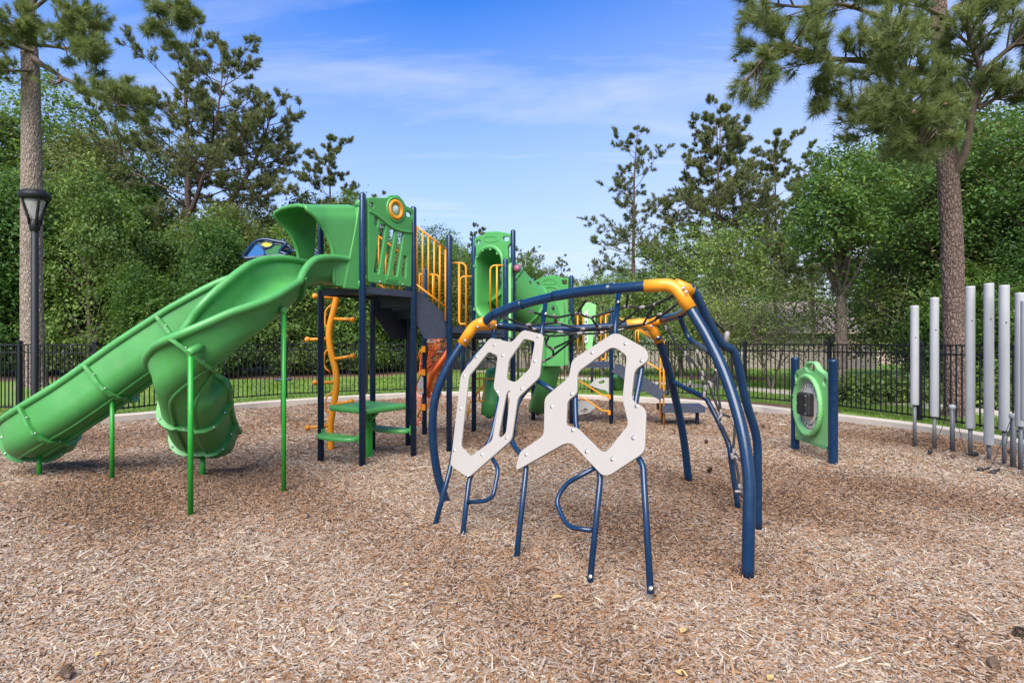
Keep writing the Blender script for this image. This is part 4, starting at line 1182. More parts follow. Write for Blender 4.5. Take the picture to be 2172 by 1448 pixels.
# --- slides
def chute(path, names, hood_start=True, seams=(), mats=M_GREEN, wid=.30):
    """path rows: x, y, z of the bed, bank in degrees (left side up), wall height"""
    cp = catmull([r[:3] for r in path], 10)
    q = np.linspace(0, len(path) - 1, len(cp)); kk = np.arange(len(path))
    bank = np.interp(q, kk, [r[3] for r in path]); wh = np.interp(q, kk, [r[4] for r in path])
    fr = []
    for i in range(len(cp)):
        t = (cp[min(i + 1, len(cp) - 1)] - cp[max(i - 1, 0)]).normalized()
        s = Vector((t.y, -t.x, 0)).normalized()              # right-hand side
        n = s.cross(t)
        if n.z < 0: n = -n
        ro = Matrix.Rotation(R(bank[i]), 3, t)
        fr.append((ro @ s, ro @ n))
    base = [(-1.15, 1.0), (-1.13, .86), (-1.04, .62), (-.98, .38), (-.86, .17), (-.64, .05), (-.42, .0), (-.30, .045), (-.15, .03), (0, .02)]
    full = base + [(-u, v) for u, v in reversed(base[:-1])]
    def shell(h, off):
        pts = []
        m = len(full)
        for k in range(m):
            a, b_ = Vector(full[max(k - 1, 0)]), Vector(full[min(k + 1, m - 1)])
            u, v = full[k]
            d = Vector((b_.x * wid - a.x * wid, b_.y * h - a.y * h)).normalized()
            pts.append((u * wid + d.y * off, v * h - d.x * off))
        return pts
    profs = []
    for i in range(len(cp)):
        o_, i_ = shell(wh[i], .012), shell(wh[i], -.012)
        profs.append(o_ + i_[::-1])
    m_ = len(profs[0])
    mb = MB(); mb.sweep(cp, fr, profs, True, True, False)
    for e in (0, len(cp) - 1):
        pr = profs[e]; a, b_ = fr[e]; n2 = m_ // 2
        mb.add([cp[e] + a * u + b_ * v for u, v in pr], [(k, k + 1, m_ - 2 - k, m_ - 1 - k) for k in range(n2 - 1)])
    sl = mb.build('slide', mats, ps)
    for sg in (-1, 1):                                       # rolled rims
        pts = [cp[i] + fr[i][0] * sg * wid * 1.17 + fr[i][1] * wh[i] for i in range(len(cp))]
        MB().tube(pts, .048, 12).build('rim', mats, sl)
    for sq in seams:
        i = int(sq * (len(cp) - 1)); t = (cp[min(i + 1, len(cp) - 1)] - cp[i - 1]).normalized()
        o1, o2 = shell(wh[i], .01), shell(wh[i], .068)
        b = MB(); pr = o1 + o2[::-1]; n2 = len(o1)
        vs = [cp[i] + fr[i][0] * u + fr[i][1] * v + t * dt for dt in (-.02, .02) for u, v in pr]
        M2 = len(pr)
        fs = [(k, (k + 1) % M2, M2 + (k + 1) % M2, M2 + k) for k in range(M2)] + [(k, M2 - 1 - k, M2 - 2 - k, k + 1) for k in range(n2 - 1)] + [(M2 + k, M2 + k + 1, 2 * M2 - 2 - k, 2 * M2 - 1 - k) for k in range(n2 - 1)]
        b.add(vs, fs, False); b.build('seam_flange', mats, sl)
        mid = shell(wh[i], .04)
        for k in (2, 4, 9, 14, 16):
            u, v = mid[k]
            MB().bolt(cp[i] + fr[i][0] * u + fr[i][1] * v - t * .02, -t, .012).build('bolt', M_STEEL, sl)
    # deep ribs moulded under the bed
    for sg in (-.36, .36):
        lo = int(.12 * len(cp))
        pts = [cp[i] + fr[i][0] * sg * wid * 1.05 - fr[i][1] * .006 for i in range(lo, len(cp))]
        MB().tube(pts, .022, 8).build('rib', mats, sl)
    return sl
E0 = hc + NOUT * .02
RIGHT = [(E0.x, E0.y, DZ + .02, 0, .30), (-2.56, 7.92, 2.47, 0, .32), (-2.74, 7.55, 2.42, -4, .33), (-2.88, 7.22, 2.22, -20, .36), (-2.98, 6.92, 1.98, -12, .38), (-3.08, 6.60, 1.70, 4, .40), (-3.28, 6.36, 1.37, 18, .42), (-3.56, 6.40, 1.07, 18, .42), (-3.73, 6.72, .77, 14, .42), (-3.86, 7.1, .49, 8, .42), (-3.97, 7.5, .26, 4, .41), (-4.03, 7.85, .17, 0, .32)]
s1 = chute(RIGHT, None, True, (.26, .545, .75, .885))
LEFT = [(-3.25, 7.80, 2.17, 10, .32), (-3.5, 7.70, 2.08, 14, .36), (-4.0, 7.56, 1.70, 18, .41), (-4.6, 7.44, 1.23, 20, .43), (-5.15, 7.36, .80, 20, .43), (-5.68, 7.32, .45, 17, .43), (-6.08, 7.48, .25, 9, .43), (-6.28, 7.8, .17, 3, .41), (-6.36, 8.15, .15, 0, .30)]
s2 = chute(LEFT, None, True, (.28, .44, .62, .83))
def leg(x, y, top, sl, r=.026, brk=None):
    MB().cyl((x, y, -.05), (x, y, top), r, 12).build('leg', M_LEGGREEN, sl)
    if brk: MB().tube([Vector((x, y, top - .01)) - Vector(brk).normalized() * .035, Vector((x, y, top - .005)), Vector((x, y, top)) + Vector(brk)], [.03, .045, .05], 12).build('bracket', M_GREEN, sl)
leg(-3.21, 5.89, 1.60, s1, .026, (0.02, .16, .04)); leg(-2.62, 6.77, 2.06, s1, .026, (-.12, .12, .02)); leg(-3.97, 7.57, .24, s1, .03)
leg(-4.95, 7.30, 1.08, s2, .026, (0, .14, -.02)); leg(-6.05, 7.55, .30, s2, .03)

# --- orange snaking climber pole behind the deck with peg steps
def zc3(x, y): return (620 + x / 4.26, 680 + y / 4.26)
YC = 9.29
sp = [(713, 612), (712, 640), (700, 690), (698, 717), (703, 750), (712, 786), (713, 821), (705, 875), (701, 905), (702, 958)]
cl = thing_part = None
b = MB(); b.tube(catmull([P(x, y, YC) for x, y in sp], 5), .050, 14); cl = b.build('snake_climber', M_ORANGE, ps)
for (x0, y0, x1, y1) in ((668, 628, 712, 632), (652, 720, 697, 719), (668, 811, 712, 811), (652, 907, 700, 902), (748, 678, 706, 676), (748, 755, 704, 762), (745, 851, 708, 857)):
    b = MB(); q = P(x0, y0, YC - .12); b.cyl(P(x1, y1, YC), q, .027, 10); b.ball(q, .045, 8); b.build('peg', M_ORANGE, cl)
b = MB(); b.cyl(P(714, 614, YC), P(775, 620, 8.9), .03, 10); b.build('arm', M_ORANGE, cl)
for (ya, yb, xx) in ((645, 703, 699), (735, 790, 697), (830, 880, 700)):
    b = MB(); b.tube(fillet([P(xx + 6, ya, YC), P(xx - 9, ya + 12, YC - .02), P(xx - 10, yb - 12, YC - .02), P(xx + 4, yb, YC)], .06, 4, False), .014, 8); b.build('grip', M_ORANGE, cl)

# --- bench seats between the posts
def seat(pa, pb, z, bulge, par=ps):
    d = (pb - pa).normalized(); n = Vector((-d.y, d.x, 0)); n = n if n.dot(bulge) > 0 else -n
    L = (pb - pa).length - .09
    o = [(-L / 2, -.05), (L / 2, -.05)] + [(L / 2 * math.cos(R(a)), .03 + .20 * math.sin(R(a)) ** .7) for a in range(10, 171, 16)]
    b = MB(); b.plate(o, [], (pa + pb) / 2 + Z * z, d, n, .06, .02, .02)
    sobj = b.build('seat', M_GREEN, par)
    for p in (pa, pb):
        s_ = 1 if p is pa else -1
        MB().bar(p + d * s_ * .045 + Z * (z - .06), p + d * s_ * .045 + Z * (z + .08), .05, .02, d).build('seat_bracket', M_GREEN, sobj)
seat(P1, P2, .37, NOUT); seat(P4, P3, .36, Vector((-.5, -.7, 0)))

# --- stairs from the upper deck down to the long lower deck
D2 = 1.93
SA, SB = PA + Vector((-.03, .06, 0)), Vector((-1.62, 10.02, 0))
tops = (P3 + (P4 - P3) * .06, P4 + (P3 - P4) * .06)
st = None
def lerp(a, b, t): return a * (1 - t) + b * t
b = MB()
for (p, q) in ((tops[0], SA), (tops[1], SB)):
    d = (q - p).normalized(); n = d.cross(Z).normalized() * .012
    pro = [(p, DZ + .02), (lerp(p, q, .22), DZ + .0), (lerp(p, q, .92), D2 + .20), (q, D2 + .08), (q, D2 - .19), (lerp(p, q, .35), D2 - .19), (lerp(p, q, .0), DZ - .34), (p, DZ - .3)]
    v = [Vector((w.x, w.y, z)) - n for w, z in pro] + [Vector((w.x, w.y, z)) + n for w, z in pro]
    m = len(pro)
    b.add(v, [tuple(range(m)), tuple(reversed(range(m, 2 * m)))] + [(k, m + k, m + (k + 1) % m, (k + 1) % m) for k in range(m)], False)
st = b.build('stairs', M_SLATE, ps)
for k in range(3):
    t0, t1 = (k + .18) / 3, (k + 1.1) / 3
    z = DZ - (k + 1) * (DZ - D2) / 3.2 - .03
    c = [lerp(tops[0], SA, t0), lerp(tops[1], SB, t0), lerp(tops[1], SB, t1), lerp(tops[0], SA, t1)]
    bb = MB(); bb.hexa([Vector((q.x, q.y, z - .03)) for q in c] + [Vector((q.x, q.y, z)) for q in c]); bb.build('tread', M_SLATE, st)
    c = [lerp(tops[0], SA, t0 + .01), lerp(tops[1], SB, t0 + .01)]
    bb = MB(); bb.bar(Vector((c[0].x, c[0].y, z + .08)), Vector((c[1].x, c[1].y, z + .08)), .012, .17); bb.build('riser', M_SLATE, st)
def stair_rail(p, q, ztop0, ztop1, zb0, zb1, n=6):
    b = MB()
    p, q = Vector(p), Vector(q)
    b.cyl(p + Z * ztop0, q + Z * ztop1, .017, 8); b.cyl(p + Z * zb0, q + Z * zb1, .017, 8)
    r_ = b.build('stair_rail', M_ORANGE, ps)
    for k in range(n):
        t = (k + .15) / (n - .6)
        c = lerp(p, q, min(t, 1)); zt, zb = ztop0 + (ztop1 - ztop0) * min(t, 1), zb0 + (zb1 - zb0) * min(t, 1)
        if k == n - 1: zb -= .22
        MB().cyl(c + Z * zb, c + Z * zt, .014, 8).build('baluster', M_ORANGE, r_)
q_ = lerp(P3, PA, .93)
stair_rail(lerp(P3, PA, .06), q_, 3.43, 3.12, 2.56, 2.22, 6)
stair_rail(lerp(P4, SB, .10), lerp(P4, SB, .95), 3.38, 3.0, 2.62, 2.2, 6)

# --- the lower deck run and its loop rails
dk2 = [PA + Vector((.02, .02, 0)), PC, PB, Vector((-1.62, 10.4, 0))]
deck(dk2, D2)
deck([PC, PD, Vector((-.1, 11.9, 0)), PB], D2)
MB().bar(PA + Z * (D2 - .07) + Vector((-.2, .02, 0)), PC + Z * (D2 - .07), .035, .17).build('deck_edge', M_SLATE, ps)
def loop_rail(path, bars, Y, r=.016):
    b = MB(); b.tube(fillet([P(x, y, Y) for x, y in path], .12, 5, False), r, 9)
    o = b.build('loop_rail', M_ORANGE, ps)
    for pth in bars:
        b = MB(); b.tube(fillet([P(x, y, Y) for x, y in pth], .1, 4, False), r, 9); b.build('bar', M_ORANGE, o)
def z1(x, y): return (860 + x / 6.033, 470 + y / 6.033)
c_ = lambda pts: [z1(*p) for p in pts]
loop_rail(c_([(600, 530), (775, 530), (775, 1345)]), [c_([(685, 530), (685, 1310), (770, 1310)])], 9.35)
loop_rail(c_([(850, 700), (700, 700), (700, 1345)]), [c_([(775, 700), (775, 1345)])], 11.0)
loop_rail(c_([(1250, 560), (1085, 560), (1085, 1200)]), [c_([(1170, 560), (1170, 1150)])], 10.2)
loop_rail(c_([(180, 960), (180, 670), (240, 670)]), [c_([(215, 670), (215, 940)])], 10.9)
loop_rail(c_([(300, 680), (430, 680), (430, 1150)]), [c_([(350, 680), (350, 1050)])], 10.9)

# --- tower: entry panel of the tube slide between PB and PD
n2 = (PD - PB).normalized().cross(Z)
tp0 = (PB + PD) / 2
out = [(893, 205), (1010, 165), (1060, 130), (1190, 125), (1350, 155), (1355, 280), (1340, 300), (1320, 330), (1330, 1330), (905, 1330), (910, 340), (893, 300)]
win = [[(915, 250), (968, 235), (968, 295), (915, 290)], [(1258, 195), (1335, 198), (1335, 250), (1258, 248)]]
tun = [(935, 480), (990, 390), (1080, 345), (1170, 350), (1250, 440), (1270, 600), (1270, 1130), (1200, 1215), (1010, 1215), (935, 1120)]
mb = MB(); mb.plate_px(out, win + [tun], tp0, n2, .06, .014, .04, z1, 0)
ep = mb.build('tunnel_panel', M_GREEN, ps)
def z1p(x, y, push=0):
    n = Vector(n2).normalized(); n = n if n.dot(CAMP - tp0) > 0 else -n
    return onplane(*z1(x, y), tp0, n) + n * push
oval = [z1p(1110 + 95 * math.cos(a), 228 + 36 * math.sin(a), .03) for a in np.linspace(0, 2 * math.pi, 25)]
MB().tube(oval, .008, 6).build('oval_ridge', M_GREEN, ep)
# flared mouth and tube: hoops from the mouth back and down
mouth = fillet([z1p(*q) for q in tun], .12, 4)
ctr_m = sum(mouth, Vector()) / len(mouth)
nb3 = -(Vector(n2).normalized() if n2.dot(CAMP - tp0) > 0 else -Vector(n2).normalized())
hoops = []
for k, (grow, back, dz) in enumerate([(1.12, -.06, .0), (1.03, -.10, 0), (.96, -.04, 0), (.95, .1, 0), (.92, .35, -.03), (.88, .6, -.08)]):
    hoops.append([ctr_m + (p - ctr_m) * grow + nb3 * back + Z * dz for p in mouth])
mb = MB(); m = len(mouth)
mb.add([v for h in hoops for v in h], [(a * m + k, a * m + (k + 1) % m, (a + 1) * m + (k + 1) % m, (a + 1) * m + k) for a in range(len(hoops) - 1) for k in range(m)])
mb.build('tunnel_mouth', M_GREEN, ps)
# moulded dimples round the mouth
for q in [(1035, 368), (1130, 355), (1218, 410), (962, 448), (925, 570), (925, 1120)]:
    MB().lathe([(.001, .0), (.024, .0), (.03, .012), (.026, .014), (.02, .004)], z1p(*q, .09), -nb3, 12).build('dimple', M_GREEN, ep)
# sloping tube body and its drop
tc = [P(1072, 603, 11.3), P(1104, 634, 11.4), P(1138, 660, 11.6), P(1163, 684, 11.8), P(1178, 712, 11.9)]
mb = MB(); mb.tube(catmull(tc, 5), [.44 - .001 * k for k in range(21)], 22); tub = mb.build('tube_slide', M_GREEN, ps)
for f_ in (.0, .42, .8):
    i = int(f_ * 20); cc = catmull(tc, 5); d = (cc[min(i + 1, 20)] - cc[max(i - 1, 0)]).normalized()
    MB().lathe([(.42, -.02), (.465, -.02), (.465, .02), (.42, .02)], cc[i], d, 24).build('tube_collar', M_GREEN, tub)
for q in [(1103, 611), (1114, 629), (1122, 600), (1171, 653)]:
    MB().ball(P(*q, 11.03 + (q[0] - 1100) * .004), .05, 8).build('port_hole', M_INK, tub)
out = [(1150, 640), (1205, 632), (1206, 775), (1150, 777)]
mb = MB(); mb.plate_px(out, [], Vector((.8, 11.55, 0)), Vector((-.15, -1, 0)), .07, .015, .03); dp = mb.build('drop_panel', M_GREEN, ps)
MB().bar(P(1176, 775, 11.6), P(1176, 640, 11.6), .36, .34, Vector((1, 0, 0))).build('drop_box', M_GREEN, ps)
ch = catmull([P(1180, 768, 11.7), P(1172, 795, 11.8), P(1158, 838, 12.1), P(1145, 870, 12.6), P(1140, 878, 13.0)], 6)
fr = []
for i in range(len(ch)):
    t = (ch[min(i + 1, len(ch) - 1)] - ch[max(i - 1, 0)]).normalized(); s = Vector((t.y, -t.x, 0)).normalized(); n = s.cross(t); fr.append((s, n if n.z > 0 else -n))
pr = [(-.20, .2), (-.19, .05), (-.13, 0), (.13, 0), (.19, .05), (.20, .2), (.18, .2), (.165, .07), (.12, .025), (-.12, .025), (-.165, .07), (-.18, .2)]
MB().sweep(ch, fr, pr, True, True, True).build('tube_exit', M_GREEN, ps)
# thin wall panel with maroon knob beside PC
mb = MB(); o_ = [(0, 0), (.30, 0), (.33, .5), (.30, 1.22), (.15, 1.35), (.0, 1.28)]
mb.plate(o_, [[(.08, .9), (.2, .9), (.2, 1.12), (.08, 1.15)]], PC + Vector((.075, 0, 1.75)), Vector((.12, .99, 0)), Z, .05, .012, .05); sp_ = mb.build('side_panel', M_GREEN_PALE, ps)
MB().lathe([(.001, 0), (.055, .0), (.075, .05), (.07, .10), (.001, .12)], P(1091, 570, 10.5), Vector((1, -.25, 0)), 16).build('knob', M_MAROON, sp_)
# crest panel between PE and PF
n4 = (PF - PE).normalized().cross(Z); cp0 = (PE + PF) / 2
def zc6(x, y): return (1080 + x / 4.022, 570 + y / 4.022)
out = [(220, 105), (285, 70), (345, 55), (410, 60), (450, 78), (508, 82), (508, 215), (220, 215)]
mb = MB(); mb.plate_px(out, [[(232, 118), (264, 115), (264, 148), (232, 148)], [(452, 98), (498, 98), (498, 136), (452, 136)]], cp0, n4, .05, .012, .02, zc6); crest = mb.build('crest_panel', M_GREEN, ps)
nn = n4.normalized() if n4.dot(CAMP - cp0) > 0 else -n4.normalized()
MB().tube([onplane(*zc6(355 + 58 * math.cos(a), 112 + 22 * math.sin(a)), cp0, nn) + nn * .027 for a in np.linspace(0, 2 * math.pi, 21)], .007, 6).build('oval_ridge', M_GREEN, crest)
MB().tube([onplane(*zc6(365 + 75 * math.cos(a), 205 - 50 * math.sin(a)), cp0, nn) + nn * .027 for a in np.linspace(0, math.pi, 15)], .012, 6).build('arch_ridge', M_GREEN, crest)

# --- right end: low deck, spin panel, rails and stair down
D3 = 1.25
deck([PF, PG, PG + Vector((.1, 1.0, 0)), PF + Vector((.1, 1.0, 0))], D3)
mb = MB(); mb.plate_px([(1233, 645), (1250, 641), (1265, 647), (1262, 690), (1256, 740), (1242, 742), (1238, 700)], [], Vector((1.5, 12.0, 0)), Vector((-.1, -1, 0)), .05, .012, .02); lp_ = mb.build('letter_panel', M_GREEN_PALE, ps)
mb = MB(); mb.plate_px([(1240, 661), (1247, 659), (1246.5, 725), (1240, 728)], [], Vector((1.5, 11.955, 0)), Vector((-.1, -1, 0)), .02, .004, .01); mb.build('letter_strip', M_WHITEP, lp_)
for k, (x, y) in enumerate([(1243.5, 668), (1243.3, 683), (1243.2, 698), (1243, 711), (1243, 719)]):
    d = .8 if k else 2.2
    mb = MB(); mb.plate_px([(x - 2, y - 3), (x + 2, y - 3), (x + d, y + 3), (x - d, y + 3)], [], Vector((1.5, 11.935, 0)), Vector((-.1, -1, 0)), .012, .002, .004); mb.build('letter', M_MAROON if k == 0 else M_INK, lp_)
def zb(x, y): return (1180 + x / 4.827, 620 + y / 4.827)
cb = lambda pts: [zb(*p) for p in pts]
loop_rail(cb([(200, 235), (275, 235), (275, 640)]), [cb([(218, 235), (218, 640)])], 11.9)
loop_rail(cb([(548, 225), (455, 230), (455, 700)]), [cb([(505, 232), (505, 680), (460, 690)])], 12.2)
loop_rail(cb([(810, 520), (810, 370), (970, 460)]), [cb([(840, 380), (840, 520)]), cb([(650, 265), (970, 440)])], 13.3)
loop_rail(cb([(1062, 1300), (1062, 700), (1100, 500)]), [cb([(1100, 1345), (1100, 500)]), cb([(930, 715), (1100, 820)])], 11.9)
MB().bar(P(*zb(590, 770), 12.2), P(*zb(1088, 1060), 11.8), .03, .20).build('stair_stringer', M_SLATE, ps)
MB().bar(P(*zb(620, 770), 13.1), P(*zb(1118, 1050), 12.7), .03, .20).build('stair_stringer', M_SLATE, ps)
for k in range(4):
    t = (k + .6) / 4.2
    a, c = lerp(P(*zb(600, 765), 12.25), P(*zb(1085, 1075), 11.85), t), lerp(P(*zb(620, 770), 13.05), P(*zb(1118, 1060), 12.65), t)
    MB().bar(a, c, .22, .03).build('tread', M_SLATE, ps)
b = MB(); b.hexa([Vector(p) for p in [(3.0, 11.75, .28), (3.85, 11.75, .28), (3.95, 12.45, .28), (3.05, 12.45, .28), (3.0, 11.75, .40), (3.85, 11.75, .40), (3.95, 12.45, .40), (3.05, 12.45, .40)]]); b.build('entry_step', M_SLATE, ps)
for xx in (3.1, 3.8): MB().cyl((xx, 12.1, -.05), (xx, 12.1, .3), .04, 10).build('step_leg', M_SLATE, ps)
# cantilever handholds with grey fin boards on PG and the bin
for (pa, yy) in (((230, 905), 0), ((230, 1065), 1)):
    pth = cb([pa, (330, 960 + 150 * yy), (470, 1055 + 155 * yy), (548, 1058 + 160 * yy)])
    b = MB(); b.tube(fillet([P(x, y, 12.15) for x, y in pth], .1, 4, False), .016, 8); hh = b.build('handhold', M_ORANGE, ps)
    MB().box(PG + Vector((-.05, -.03, 0)) + Z * (CAMH - (zb(548, 1070 + 160 * yy)[1] - 724) / F * 12.25), .05, .06, .09).build('clamp', M_ORANGE, hh)
mb = MB(); mb.plate_px([(335, 950), (400, 890), (470, 872), (548, 875), (545, 1040), (500, 1000), (440, 990)], [[(425, 920), (480, 895), (505, 915), (460, 940)]], Vector((1.9, 12.35, 0)), Vector((0, -1, 0)), .02, .004, .03, zb); mb.build('fin_board', M_GREYBOARD, ps)
mb = MB(); mb.plate_px([(200, 1110), (300, 1110), (420, 1160), (340, 1230), (220, 1255)], [[(240, 1215), (300, 1180), (330, 1205), (290, 1232)]], Vector((1.6, 12.6, 0)), Vector((0, -1, 0)), .02, .004, .03, zb); mb.build('fin_board', M_GREYBOARD, ps)
MB().lathe([(.001, 0), (.12, .0), (.17, .25), (.19, .3), (.15, .3), (.001, .1)], P(1313, 826, 12.6), Vector((-.15, -.1, 1)), 16).build('bucket', M_GREEN, ps)

# --- hanging drum, ladder frames and hand rungs under the lower deck
MB().lathe([(.001, 0), (.055, .0), (.06, .04), (.16, .05), (.185, .28), (.19, .30), (.185, .32), (.205, .85), (.19, .92), (.02, 1.02), (.001, 1.02)], P(1036, 886, 11.6), Vector((.16, .0, 1)), 20).build('drum', M_GREEN, ps)
def z2(x, y): return (860 + x / 6.033, 690 + y / 6.033)
fr_ = lambda pts: [z2(*p) for p in pts]
loop_rail(fr_([(885, 640), (885, 680), (1150, 680)]), [fr_([(945, 685), (945, 965)]), fr_([(1000, 685), (1000, 965)]), fr_([(885, 1000), (890, 965), (1010, 965)])], 11.3)
loop_rail(fr_([(1160, 590), (920, 860), (905, 920)]), [fr_([(830, 940), (790, 1190)]), fr_([(795, 1110), (840, 1110)]), fr_([(1160, 575), (905, 870)])], 11.9)
for i, yy in enumerate((305, 600, 1045)):
    Y = 10.8
    MB().box(P(*z2(233, yy), Y), .07, .09, .11).build('clamp', M_ORANGE, ps)
    b = MB(); b.tube(fillet([P(*z2(230, yy), Y), P(*z2(190, yy + 15), Y), P(*z2(155, yy + 130), Y + .05)], .08, 4, False), .016, 8); b.build('hand_rung', M_ORANGE, ps)
mb = MB(); mb.plate_px([(195, 660), (228, 650), (232, 870), (200, 895), (160, 860), (150, 770)], [[(175, 820), (195, 805), (215, 825), (205, 855), (180, 850)]], Vector((-1.75, 10.78, 0)), Vector((0, -1, 0)), .02, .004, .03, z2); mb.build('fin_board', M_GREYBOARD, ps)
b = MB(); b.bar(P(*z2(600, 150), 10.6), P(*z2(1260, 150), 10.6), .05, .06); b.build('net_beam', M_NAVY, ps)
b = MB(); b.cyl(PE + Z * .95, PE + Vector((.2, .3, .95)), .05, 8)
for pts in ([(620, 150), (720, 215), (810, 280), (900, 330), (1040, 420), (1180, 520)], [(930, 150), (985, 190), (1000, 240), (940, 300)], [(1000, 240), (1090, 370), (1190, 440)], [(1250, 150), (1300, 200), (1330, 90)], [(1040, 420), (1190, 440), (1370, 440)], [(1370, 440), (1440, 520), (1340, 545), (1180, 520)], [(300, 180), (410, 220), (520, 190)], [(330, 420), (440, 330), (520, 290)]):
    b.tube([P(*z2(*q), 11.0) for q in pts], .012, 6)
b.build('under_net', M_ROPE, ps)
b = MB()
for q in [(640, 160), (880, 325), (930, 320), (960, 160), (985, 215), (1060, 440), (1090, 370), (1260, 160), (1300, 130), (1180, 435), (1370, 445), (1350, 550), (350, 195), (440, 320)]:
    c = P(*z2(*q), 10.97); b.bar(c - Vector((.05, 0, .02)), c + Vector((.05, 0, -.02)), .035, .035)
b.build('net_connector', M_CONN, ps)

# ------------------------------------------------------------------ play table under the upper deck
TC = Vector((-2.11, 8.66, 0))
pt = thing('play_table', TC, 'green square plastic table on a single post under the upper deck', 'table')
d1, d2 = U12, NOUT
MB().plate([(-.41, -.40), (.41, -.40), (.41, .40), (-.41, .40)], [], TC + Z * .735, d1, d2, .085, .03, .07, 5).build('tabletop', M_GREEN, pt)
MB().box(TC + Z * .33, .085, .085, .72, d1, d2).build('leg', M_LEGGREEN, pt)
for s in (-1, 1): MB().bar(TC + Z * .52 + d1 * s * .04, TC + Z * .70 + d1 * s * .22, .03, .03).build('brace', M_GREEN, pt)

# ------------------------------------------------------------------ post with leaf shaped canopy behind the slides
LXP = Vector((-4.81, 12.4, 0))
lc = thing('shade_post', LXP, 'navy post with leaf shaped tinted canopy panes and small foot disc behind the slides', 'shade post')
post(LXP, 3.86, .05, lc)
MB().lathe([(.001, 0), (.17, .0), (.18, .02), (.17, .04), (.05, .05)], LXP + Z * .88, Z, 20).build('disc', M_SLATE, lc)
def z6(x, y): return (500 + x / 7.62, 490 + y / 7.62)
def leafpane(outl, panes, Y, par):
    pts = [P(*z6(*q), Y) for q in outl]
    b = MB(); b.tube(catmull(pts + [pts[0]], 4), .035, 8); fo = b.build('leaf_frame', M_NAVY, par)
    for pl_, mt in panes:
        mb = MB(); mb.plate_px(pl_, [], Vector((0, Y, 0)), Vector((0, -1, 0)), .012, .002, .02, z6); mb.build('pane', mt, fo)
        pp = [P(*z6(*q), Y - .01) for q in pl_]
        MB().tube(pp + [pp[0]], .016, 6).build('pane_edge', M_NAVY, fo)
leafpane([(125, 400), (290, 195), (450, 135), (640, 165), (810, 200), (760, 260), (720, 340), (830, 385), (480, 415), (180, 440)],
         [([(160, 405), (300, 215), (370, 195), (450, 290), (480, 385), (200, 425)], M_BLUEPANE), ([(395, 185), (480, 160), (615, 195), (560, 255), (480, 268), (420, 240)], M_YELPANE), ([(470, 290), (560, 265), (640, 205), (770, 225), (700, 335), (780, 375), (500, 395)], M_GRNPANE)], 12.3, lc)
leafpane([(725, 345), (800, 260), (860, 250), (900, 330), (860, 360)], [([(740, 340), (800, 275), (850, 270), (880, 330)], M_YELPANE)], 12.55, lc)
leafpane([(1150, 320), (1240, 290), (1330, 340), (1330, 380), (1200, 410)], [([(1160, 325), (1240, 300), (1320, 345), (1200, 400)], M_MAUVEPANE)], 12.4, lc)
MB().cyl(P(*z6(830, 200), 12.35), LXP + Z * 3.75, .03, 8).build('arm', M_NAVY, lc)
MB().cyl(P(*z6(1160, 330), 12.4), LXP + Z * 3.6, .03, 8).build('arm', M_NAVY, lc)

# ------------------------------------------------------------------ orange safety netting
def netting(corn, nu, nv, seed, b, r=.0055):
    rg_ = random.Random(seed)
    g = {}
    for i in range(nu + 1):
        for j in range(nv + 1):
            u, v = i / nu, j / nv
            p = corn[0] * (1 - u) * (1 - v) + corn[1] * u * (1 - v) + corn[2] * u * v + corn[3] * (1 - u) * v
            g[i, j] = p + Vector((.03 * math.sin(9 * v + 4 * u), .10 * math.sin(6 * u + 3 * v) , 0)) + Vector((rg_.gauss(0, .008), rg_.gauss(0, .02), rg_.gauss(0, .008)))
    for i in range(nu + 1): b.tube([g[i, j] for j in range(nv + 1)], r * 1.2, 4, False)
    for j in range(nv + 1): b.tube([g[i, j] for i in range(nu + 1)], r * 1.2, 4, False)
sn = thing('safety_netting', (-1.4, 10.9, 0), 'orange plastic safety netting draped below the lower deck', 'netting')
b = MB(); netting([P(906, 706, 11.0), P(950, 706, 11.1), P(943, 800, 11.2), P(904, 872, 11.2)], 12, 24, 1, b, .0045); b.build('net_sheet', M_SAFETY, sn)
b = MB(); netting([P(889, 742, 11.1), P(899, 742, 11.1), P(897, 905, 11.2), P(884, 900, 11.15)], 5, 26, 2, b, .0045); b.build('net_sheet', M_SAFETY, sn)
b = MB(); netting([P(908, 790, 11.1), P(945, 780, 11.15), P(935, 838, 11.2), P(906, 842, 11.2)], 10, 10, 3, b, .006); b.build('net_sheet', M_SAFETY, sn)
MB().tube([P(952, 742, 11.0), P(930, 775, 11.0), P(914, 795, 11.05), P(905, 840, 11.1)], .045, 8).build('net_roll', M_SAFETY, sn)

# ------------------------------------------------------------------ net climber with beige boards
nc = thing('net_climber', (.9, 5.6, 0), 'navy arched net climber with orange elbows, rope net and two beige cut-out boards', 'climber')
TR = .045
def ptube(name, pts, r=TR, par=nc, m=M_NAVY, sub=6, n=14):
    b = MB(); b.tube(catmull(pts, sub), r, n); return b.build(name, m, par)
E1, E2, E3 = Vector((-.40, 6.26, 1.87)), Vector((1.44, 4.95, 2.165)), Vector((1.56, 6.5, 1.88))
